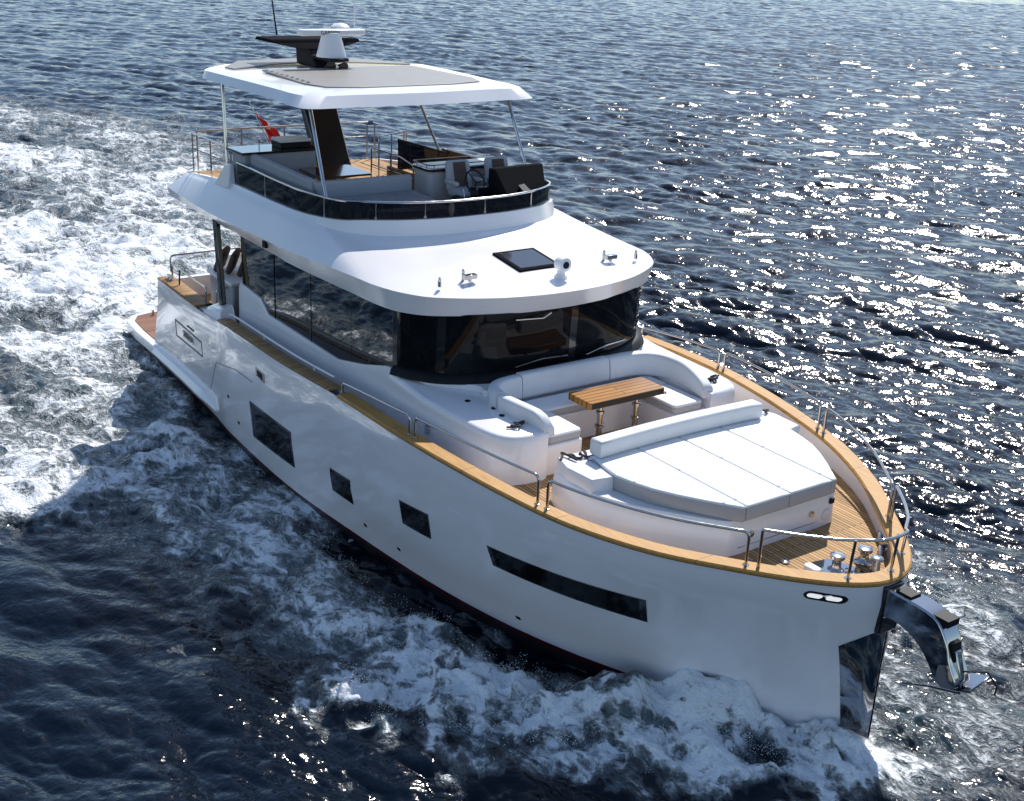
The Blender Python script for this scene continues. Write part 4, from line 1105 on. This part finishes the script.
mb = empty('cockpit_settee', (-5.4, -1.5, 1.9), 'beige cockpit settee beside the saloon door holding the brown scatter cushions', 'settee')
rel(MB().box((-5.95, -2.26, 1.9), (-4.75, -1.3, 2.80)), 'base', 'cushion_grey', mb, bevel=.04)
rel(MB().box((-6.0, -2.30, 2.802), (-4.72, -1.25, 2.87)), 'rim', 'cushion_white', mb, bevel=.02)
# quarter rail
q = inset_curve(sh, .22)
idx = [i for i in range(n_s // 2 + 1) if -7.4 <= sh[i][0] <= -5.0]
for s in (-1, 1):
    base = [Vector((q[i][0], q[i][1] * (1 if s < 0 else -1), q[i][2] + .04)) for i in idx]
    topp = [p + Vector((0, -s * .02, .34)) for p in base]
    m_ = MB().tube(arc_pts([base[0]] + topp + [base[-1]], .08), .02, 8)
    g2 = m_.build('quarter_rail', 'steel', Y)
    for p, t in list(zip(base, topp))[1:-1:3]:
        MB().tube([p, t], .018, 8).build('rail_post', 'black_matt', g2)
    cleat(-7.2, s * 2.66, R(90) * 0, 2.40)
MB().tube(arc_pts([(-7.4, -2.55, 2.5), (-7.4, -2.55, 2.86), (-7.4, -.8, 2.86), (-7.4, -.8, 2.5)], .08), .02, 8).build('transom_rail', 'steel', Y)
MB().tube(arc_pts([(-5.0, -2.5, 2.05), (-5.0, -2.5, 2.72), (-5.0, -1.6, 2.72), (-5.0, -1.6, 2.05)], .08), .02, 8).build('boarding_rail', 'steel', Y)
for s in (-1, 1):
    MB().tube([(-10.6, s * 1.9, .53), (-10.6, s * 1.9, .66)], .03, 8).build('platform_socket', 'steel', Y)

# ================================================================== THE SEA
FOAM = [
   ([(9.75, -0.55), (9.2, -0.95), (8.6, -1.35), (8.0, -1.8), (7.4, -2.2)], 0.45, 0.34, 0.40),
   ([(10.2, -0.55), (9.7, -1.05), (9.0, -1.6), (8.2, -2.2), (7.4, -2.75), (6.5, -3.3), (5.53, -3.55), (4.54, -3.6)], 0.55, 1.08, 0.34),
   ([(10.17, -0.35), (9.39, -0.82), (8.67, -1.57), (8.04, -2.6), (7.43, -3.29), (6.64, -3.89), (5.81, -4.49)], 0.65, 1.0, 0.20),
   ([(10.37, -0.96), (9.55, -1.72), (8.65, -2.6), (7.91, -3.33), (7.13, -4.05), (6.41, -4.53), (5.8, -4.95), (5.25, -5.19)], 0.5, 0.72, 0.1),
   ([(6.61, -4.5), (6.08, -4.8), (5.36, -5.09)], 0.4, 1.15, 0.24),
   ([(4.54, -3.57), (3.58, -3.71), (2.21, -3.69), (1.02, -3.64), (-0.33, -3.66), (-1.77, -3.8), (-3.25, -3.89), (-4.58, -4.2)], 0.6, 0.9, 0.14),
   ([(6.07, -3.84), (5.07, -4.05), (3.74, -4.14), (2.62, -4.25), (1.41, -4.37), (0.04, -4.57), (-1.21, -4.79), (-2.2, -5.26)], 0.8, 0.74, 0.08),
   ([(4.08, -4.66), (3.61, -4.91), (3.9, -4.31)], 0.5, 0.8, 0.08),
   ([(4.1, -5.15), (3.41, -5.77), (2.93, -4.91), (4.08, -4.66)], 0.6, 0.58, 0.03),
   ([(1.85, -4.92), (0.84, -5.0), (-0.25, -5.08), (-1.8, -5.4)], 0.8, 0.62, 0.05),
   ([(-3.0, -7.5), (-2.66, -6.9), (-2.56, -6.05), (-2.79, -5.24), (-3.31, -4.47)], 0.8, 1.1, 0.2),
   ([(-4.3, -7.17), (-4.45, -6.02), (-5.22, -4.8), (-6.54, -3.71)], 1.3, 0.92, 0.05),
   ([(-5.25, -3.75), (-3.86, -3.44), (-2.04, -3.18), (-0.02, -3.13)], 0.7, 0.62, 0.03),
   ([(-7.73, -3.29), (-5.06, -3.39), (-3.2, -3.3)], 0.9, 0.6, 0.02),
   ([(-13.58, -0.93), (-15.33, -2.26), (-16.26, -4.14)], 2.8, 1.16, 0.12),
   ([(-18.2, 2.03), (-20.31, 0.55), (-22.64, -1.28), (-25.31, -3.73)], 2.8, 1.1, 0.12),
   ([(-14.14, 0.13), (-18.69, -1.81), (-22.81, -4.84)], 2.4, 1.16, 0.12),
   ([(-11.31, -2.27), (-10.83, -3.9), (-11.21, -5.42)], 1.6, 1.0, 0.06),
   ([(-8.9, -3.34), (-7.63, -5.08), (-7.35, -6.4)], 1.5, 0.86, 0.04),
   ([(-24.26, 4.43), (-29.49, 3.67), (-34.65, 2.11), (-38.31, -0.96)], 3.6, 0.95, 0.05),
   ([(-29.36, 6.66), (-36.82, 6.62), (-44.83, 5.45), (-51.29, 1.81)], 4.0, 0.74, 0.02),
   ([(8.47, 2.62), (8.08, 3.39), (8.09, 4.0), (8.53, 4.31)], 0.45, 0.95, 0.12),
   ([(7.45, 4.19), (7.71, 4.63), (8.66, 4.65), (9.34, 4.06)], 0.9, 0.66, 0.03),
   ([(9.31, 1.46), (8.93, 2.32), (9.43, 2.13), (9.87, 1.02), (10.06, 0.47)], 0.35, 0.7, 0.02),
   ([(10.31, 0.07), (10.52, 1.02), (10.82, 1.91)], 0.9, 0.5, 0.0),
   ([(9.02, 3.52), (9.4, 3.61)], 0.6, 0.55, 0.0),
]

def tile(N, L, wind, wl0, slope_pow, rms, seed, lmin=.0, spread=2):
    """periodic random sea: height and horizontal displacement on an N x N grid of side L"""
    g = np.random.default_rng(seed)
    k1 = np.fft.fftfreq(N, L / N) * 2 * np.pi
    kx, ky = np.meshgrid(k1, k1, indexing='ij')
    k = np.hypot(kx, ky); k[0, 0] = 1e-6
    kp = 2 * np.pi / wl0
    amp = np.exp(-1.25 * (kp / k) ** 2) * k ** (-slope_pow)
    if spread:
        c = (kx * math.cos(wind) + ky * math.sin(wind)) / k
        amp = amp * (.12 + np.abs(c) ** spread)
    if lmin: amp = amp * np.exp(-(k * lmin) ** 2)
    amp[0, 0] = 0
    h = (g.normal(size=(N, N)) + 1j * g.normal(size=(N, N))) * amp
    H = np.fft.ifft2(h).real; sc = rms / H.std()
    dx = np.fft.ifft2(-1j * kx / k * h).real * sc; dy = np.fft.ifft2(-1j * ky / k * h).real * sc
    return H * sc, dx, dy
def sample(A, L, x, y):
    N = A.shape[0]
    u = (x / L * N) % N; v = (y / L * N) % N
    i = u.astype(np.int64); j = v.astype(np.int64); fu = u - i; fv = v - j
    i %= N; j %= N; i1 = (i + 1) % N; j1 = (j + 1) % N
    return (A[i, j] * (1 - fu) + A[i1, j] * fu) * (1 - fv) + (A[i, j1] * (1 - fu) + A[i1, j1] * fu) * fv
WIND = R(118)
T1 = tile(768, 61.0, WIND, 4.4, 2.25, .056, 5, .02)
T2 = tile(768, 17.3, WIND + .45, 1.2, 2.05, .022, 6, .006)
T3 = tile(512, 12.7, 0, 2.4, 1.75, 1.0, 9, .01, 0)
T4 = tile(512, 37.0, 0, 11.0, 1.9, 1.0, 12, .02, 0)
T5 = tile(512, 21.0, 0, 2.2, 2.6, 1.0, 15, .10, 0)
cx0, cy0 = 18.2, -11.9
rad = [5.0]
while rad[-1] < 5500:
    r_ = rad[-1]
    rad.append(r_ * (1.0027 if r_ < 260 else 1.009 if r_ < 2200 else 1.03))
rad = np.array([0.0] + rad)
ac = R(144)
dn = np.arange(-R(40), R(40), .0026)
cs = np.linspace(R(40), 2 * np.pi - R(40), 130)
ang = np.concatenate([dn, cs[:-1]]) + ac
nA, nR = len(ang), len(rad)
RR, AA = np.meshgrid(rad[1:], ang, indexing='ij')
X = (cx0 + RR * np.cos(AA)).ravel(); Yy = (cy0 + RR * np.sin(AA)).ravel(); rr_ = RR.ravel()
fade = 1 / (1 + (rr_ / 1200.0) ** 2)
fade2 = 1 / (1 + (rr_ / 420.0) ** 2)
rot = .6
xr, yr = X * math.cos(rot) - Yy * math.sin(rot), X * math.sin(rot) + Yy * math.cos(rot)
def rotd(dx, dy): return dx * math.cos(rot) + dy * math.sin(rot), -dx * math.sin(rot) + dy * math.cos(rot)
gust = .75 + .35 * np.clip(sample(T4[0], 140.0, X + 9, Yy), -1.5, 1.5)
h1, a1, b1 = (sample(t, 61.0, X, Yy) for t in T1)
h2, a2, b2 = (sample(t, 17.3, xr, yr) for t in T2)
a2, b2 = rotd(a2, b2)
Z = h1 * fade + h2 * fade2 * gust
DX = 1.0 * (a1 * fade + a2 * fade2 * gust); DY = 1.0 * (b1 * fade + b2 * fade2 * gust)
# foam density and wake relief
D4 = np.zeros_like(X); HH = np.zeros_like(X)
near = np.where(rr_ < 110)[0]
xn, yn = X[near], Yy[near]
n1 = sample(T3[0], 12.7, xn, yn); n2 = sample(T3[0], 4.7, yn + 3, xn); n3 = sample(T4[0], 37.0, xn, yn)
n5 = sample(T5[0], 21.0, xn, yn); n6 = sample(T5[0], 21.0, yn + 8, xn + 2)
xs_ = xn + .16 * n5; ys_ = yn + .16 * n6
xw = xn + .22 * n2 + .35 * sample(T3[1], 12.7, xn, yn); yw = yn + .22 * n1 + .35 * sample(T3[2], 12.7, xn, yn)
for pts, w, dens, hgt_ in FOAM:
    P = np.array(pts)
    lo = P.min(0) - 3 * w - .5; hi_ = P.max(0) + 3 * w + .5
    sel = np.where((xw > lo[0]) & (xw < hi_[0]) & (yw > lo[1]) & (yw < hi_[1]))[0]
    if len(sel) == 0: continue
    px, py = xw[sel], yw[sel]; best = np.full(len(sel), 1e9)
    for a, c in zip(P[:-1], P[1:]):
        d = c - a; t = np.clip(((px - a[0]) * d[0] + (py - a[1]) * d[1]) / (d @ d), 0, 1)
        best = np.minimum(best, np.hypot(px - a[0] - t * d[0], py - a[1] - t * d[1]))
    prof = np.exp(-(best / w) ** 2)
    D4[near[sel]] += (dens * prof ** .7) ** 4
    if hgt_ > .02:
        px, py = xs_[sel], ys_[sel]; best = np.full(len(sel), 1e9)
        for a, c in zip(P[:-1], P[1:]):
            d = c - a; t = np.clip(((px - a[0]) * d[0] + (py - a[1]) * d[1]) / (d @ d), 0, 1)
            best = np.minimum(best, np.hypot(px - a[0] - t * d[0], py - a[1] - t * d[1]))
        e_ = hgt_ * np.exp(-(best / (w * 1.05)) ** 2)
        HH[near[sel]] = (HH[near[sel]] ** 3 + e_ ** 3) ** (1 / 3)
D = D4 ** .25
Dn = np.clip(D[near], 0, 1)
HH[near] *= np.clip(.9 + .16 * n5 + .10 * n3 + .16 * n1, .3, 1.6)
for a, c in zip(((1.5, -3.15), (4.0, -2.95), (6.0, -2.45)), ((4.0, -2.95), (6.0, -2.45), (7.4, -1.75))):
    a = np.array(a); c = np.array(c); d = c - a
    t = np.clip(((xn - a[0]) * d[0] + (yn - a[1]) * d[1]) / (d @ d), 0, 1)
    best = np.hypot(xn - a[0] - t * d[0], yn - a[1] - t * d[1])
    HH[near] -= .10 * np.exp(-(best / .45) ** 2)
    D[near] *= 1 - .75 * np.exp(-(best / .38) ** 2)
Dn = np.clip(D[near], 0, 1)
HH[near] += Dn * (.022 * n5 + .020 * n1 + .007 * n2) + np.clip(n3, -1, 1) * .10 * np.exp(-(yn / 6.0) ** 2) * (xn < -9)
D[near] = np.clip(D[near] + (.08 * n3 + .05 * n5) * (D[near] > .05), 0, 1.25)
Z += HH
DX *= 1 - .5 * np.clip(D, 0, 1); DY *= 1 - .5 * np.clip(D, 0, 1)
co = np.empty((len(X) + 1, 3), np.float32)
co[0] = (cx0, cy0, 0); co[1:, 0] = X + DX; co[1:, 1] = Yy + DY; co[1:, 2] = Z
nr_ = nR - 1
ia = np.arange(nr_ - 1)[:, None] * nA; ja = np.arange(nA)[None, :]; jb = (ja + 1) % nA
q = np.stack([ia + ja, ia + nA + ja, ia + nA + jb, ia + jb], -1).reshape(-1, 4) + 1
t_ = np.stack([np.zeros(nA, np.int64), np.arange(nA) + 1, (np.arange(nA) + 1) % nA + 1], -1)
me = bpy.data.meshes.new('sea')
me.vertices.add(len(co)); me.vertices.foreach_set('co', co.ravel())
loops = np.concatenate([t_.ravel(), q.ravel()]).astype(np.int32)
me.loops.add(len(loops)); me.loops.foreach_set('vertex_index', loops)
me.polygons.add(len(t_) + len(q))
me.polygons.foreach_set('loop_start', np.concatenate([np.arange(len(t_)) * 3, len(t_) * 3 + np.arange(len(q)) * 4]).astype(np.int32))
me.polygons.foreach_set('use_smooth', np.ones(len(t_) + len(q), bool))
at = me.attributes.new('foam', 'FLOAT', 'POINT')
at.data.foreach_set('value', np.concatenate([[0], D]).astype(np.float32))
me.update(calc_edges=True)
sea = bpy.data.objects.new('sea', me); C.objects.link(sea); sea['kind'] = 'structure'

m, nt, b, n, l = nodes_of('sea_water')
b.inputs['IOR'].default_value = 1.333
b.inputs['Specular IOR Level'].default_value = .5
tc = n.new('ShaderNodeTexCoord')
def noise(scale, detail=4, rough=.55, vec=None, dist=0.0):
    t = n.new('ShaderNodeTexNoise'); t.inputs['Scale'].default_value = scale; t.inputs['Detail'].default_value = detail
    t.inputs['Roughness'].default_value = rough; t.inputs['Distortion'].default_value = dist
    l.new(vec if vec is not None else tc.outputs['Object'], t.inputs['Vector']); return t.outputs['Fac']
def math_(op, a, c=None, clamp=False):
    t = n.new('ShaderNodeMath'); t.operation = op; t.use_clamp = clamp
    for k, v_ in enumerate((a, c)):
        if v_ is None: continue
        if isinstance(v_, (int, float)): t.inputs[k].default_value = v_
        else: l.new(v_, t.inputs[k])
    return t.outputs[0]
def smooth(v_, a, c):
    t = n.new('ShaderNodeMapRange'); t.interpolation_type = 'SMOOTHSTEP'
    t.inputs['From Min'].default_value = a; t.inputs['From Max'].default_value = c
    l.new(v_, t.inputs['Value']); return t.outputs[0]
att = n.new('ShaderNodeAttribute'); att.attribute_name = 'foam'
f_ = att.outputs['Fac']
# warped coordinates for the lace
wn_ = n.new('ShaderNodeTexNoise'); wn_.inputs['Scale'].default_value = 1.1; wn_.inputs['Detail'].default_value = 5
l.new(tc.outputs['Object'], wn_.inputs['Vector'])
va = n.new('ShaderNodeVectorMath'); va.operation = 'MULTIPLY_ADD'; va.inputs[1].default_value = (.9, .9, .9)
l.new(wn_.outputs['Color'], va.inputs[0]); l.new(tc.outputs['Object'], va.inputs[2])
warp = va.outputs[0]
def ridge(v_, p):
    t = math_('SUBTRACT', 1.0, math_('ABSOLUTE', math_('MULTIPLY', math_('SUBTRACT', v_, .5), 5.0)), True)
    return math_('POWER', t, p)
mpS = n.new('ShaderNodeMapping'); mpS.inputs['Scale'].default_value = (.6, 1.0, 1.0); mpS.inputs['Rotation'].default_value = (0, 0, R(-8))
l.new(warp, mpS.inputs['Vector']); flow = mpS.outputs[0]
nA_ = noise(1.25, 8, .66, flow); nB_ = noise(8.0, 5, .62, flow)
def web(scale, wdt, vec):
    vo = n.new('ShaderNodeTexVoronoi'); vo.feature = 'DISTANCE_TO_EDGE'; vo.inputs['Scale'].default_value = scale
    l.new(vec, vo.inputs['Vector'])
    return math_('SUBTRACT', 1.0, smooth(vo.outputs['Distance'], 0.0, wdt))
# second, finer warp so that the cells tear into threads
wn2 = n.new('ShaderNodeTexNoise'); wn2.inputs['Scale'].default_value = 4.5; wn2.inputs['Detail'].default_value = 4
l.new(flow, wn2.inputs['Vector'])
vb = n.new('ShaderNodeVectorMath'); vb.operation = 'MULTIPLY_ADD'; vb.inputs[1].default_value = (.34, .34, .34)
l.new(wn2.outputs['Color'], vb.inputs[0]); l.new(flow, vb.inputs[2]); fl2 = vb.outputs[0]
rd = math_('ADD', math_('MULTIPLY', web(1.3, .30, fl2), .34), math_('MULTIPLY', web(3.6, .30, fl2), .26))
rd = math_('ADD', rd, math_('MULTIPLY', web(9.0, .32, fl2), .16))
fld = math_('ADD', f_, math_('MULTIPLY', math_('SUBTRACT', nA_, .5), 1.15))
fld = math_('ADD', fld, math_('MULTIPLY', math_('SUBTRACT', nB_, .5), .80))
fld = math_('ADD', fld, rd)
fld = math_('ADD', fld, math_('MULTIPLY', math_('SUBTRACT', noise(24.0, 3, .6, flow), .5), .45))
gate = smooth(f_, .06, .30)
mask = math_('ADD', math_('MULTIPLY', smooth(fld, .80, 1.35), .42), math_('MULTIPLY', smooth(fld, 1.05, 1.55), .58))
mask = math_('MULTIPLY', mask, gate, True)
thin = math_('MULTIPLY', math_('MULTIPLY', smooth(fld, .55, 1.10), gate), .12)
mask_all = math_('MAXIMUM', mask, thin)
# water body: deep blue, greener where the wake is full of bubbles
mixw = n.new('ShaderNodeMix'); mixw.data_type = 'RGBA'
mixw.inputs[6].default_value = (.001, .0042, .0105, 1); mixw.inputs[7].default_value = (.045, .12, .14, 1)
l.new(math_('MULTIPLY', smooth(f_, .3, 1.0), .55), mixw.inputs['Factor'])
mixc = n.new('ShaderNodeMix'); mixc.data_type = 'RGBA'
mixc.inputs[7].default_value = (.80, .83, .85, 1)
l.new(mixw.outputs[2], mixc.inputs[6]); l.new(mask_all, mixc.inputs['Factor'])
l.new(mixc.outputs[2], b.inputs['Base Color'])
rg = n.new('ShaderNodeMapRange'); rg.inputs['To Min'].default_value = .12; rg.inputs['To Max'].default_value = .75
l.new(mask_all, rg.inputs['Value']); l.new(rg.outputs[0], b.inputs['Roughness'])
# ripples (bump) + foam grain
rip = math_('ADD', math_('MULTIPLY', noise(3.2, 3, .5), .034), math_('MULTIPLY', noise(11.0, 2, .5), .010))
fo_h = math_('MULTIPLY', math_('MULTIPLY', math_('ADD', nA_, math_('MULTIPLY', nB_, .5)), mask), .13)
fo_h = math_('ADD', fo_h, math_('MULTIPLY', math_('MULTIPLY', noise(28, 3), mask), .02))
bmp = n.new('ShaderNodeBump'); bmp.inputs['Strength'].default_value = 1.0; bmp.inputs['Distance'].default_value = 1.0
l.new(math_('ADD', rip, fo_h), bmp.inputs['Height']); l.new(bmp.outputs[0], b.inputs['Normal'])
me.materials.append(m)

# spray thrown up along the bow wave: loose drops, far too many to count
plain('spray_white', (.85, .87, .89), .5)
g = np.random.default_rng(21)
sv = []; sf = []
def drop(p, r_):
    k = len(sv)
    e = g.normal(0, .25, 3) * r_
    for d in ((1, 0, 0), (-1, 0, 0), (0, 1, 0), (0, -1, 0), (0, 0, 1), (0, 0, -1)):
        sv.append((p[0] + d[0] * r_ + e[0], p[1] + d[1] * r_ + e[1], p[2] + d[2] * r_ + e[2]))
    for a in ((0, 2, 4), (2, 1, 4), (1, 3, 4), (3, 0, 4), (2, 0, 5), (1, 2, 5), (3, 1, 5), (0, 3, 5)):
        sf.append((k + a[0], k + a[1], k + a[2]))
def along(pts, cnt, w, h, up, rmin=.002, rmax=.006, clump=26):
    P = np.array(pts)
    L = np.concatenate([[0], np.cumsum(np.hypot(*np.diff(P, axis=0).T))])
    for c_ in range(cnt // clump):
        t = g.uniform(0, L[-1]); x = np.interp(t, L, P[:, 0]); y = np.interp(t, L, P[:, 1])
        cx_, cy_ = x + g.normal(0, w), y + g.normal(0, w); cz = h * (.5 + .5 * g.random()) + abs(g.normal(0, up)); sp = g.uniform(.02, .10)
        for _ in range(clump):
            drop((cx_ + g.normal(0, sp), cy_ + g.normal(0, sp), max(.03, cz + g.normal(0, sp * .8))), g.uniform(rmin, rmax) * (1 if g.random() < .85 else 1.6))
along(FOAM[1][0], 7800, .20, .22, .07)
along(FOAM[2][0], 5200, .30, .14, .06)
along(FOAM[3][0], 1800, .30, .12, .05)
along(FOAM[4][0], 1600, .18, .26, .12)
along(FOAM[5][0], 1800, .35, .14, .06)
along(FOAM[10][0], 900, .3, .2, .08)
along(FOAM[21][0], 1800, .25, .2, .16)
along(FOAM[22][0], 1500, .5, .05, .12)
sp = mesh('bow_spray', sv, sf, 'spray_white', None, smooth=0)
sp['kind'] = 'stuff'
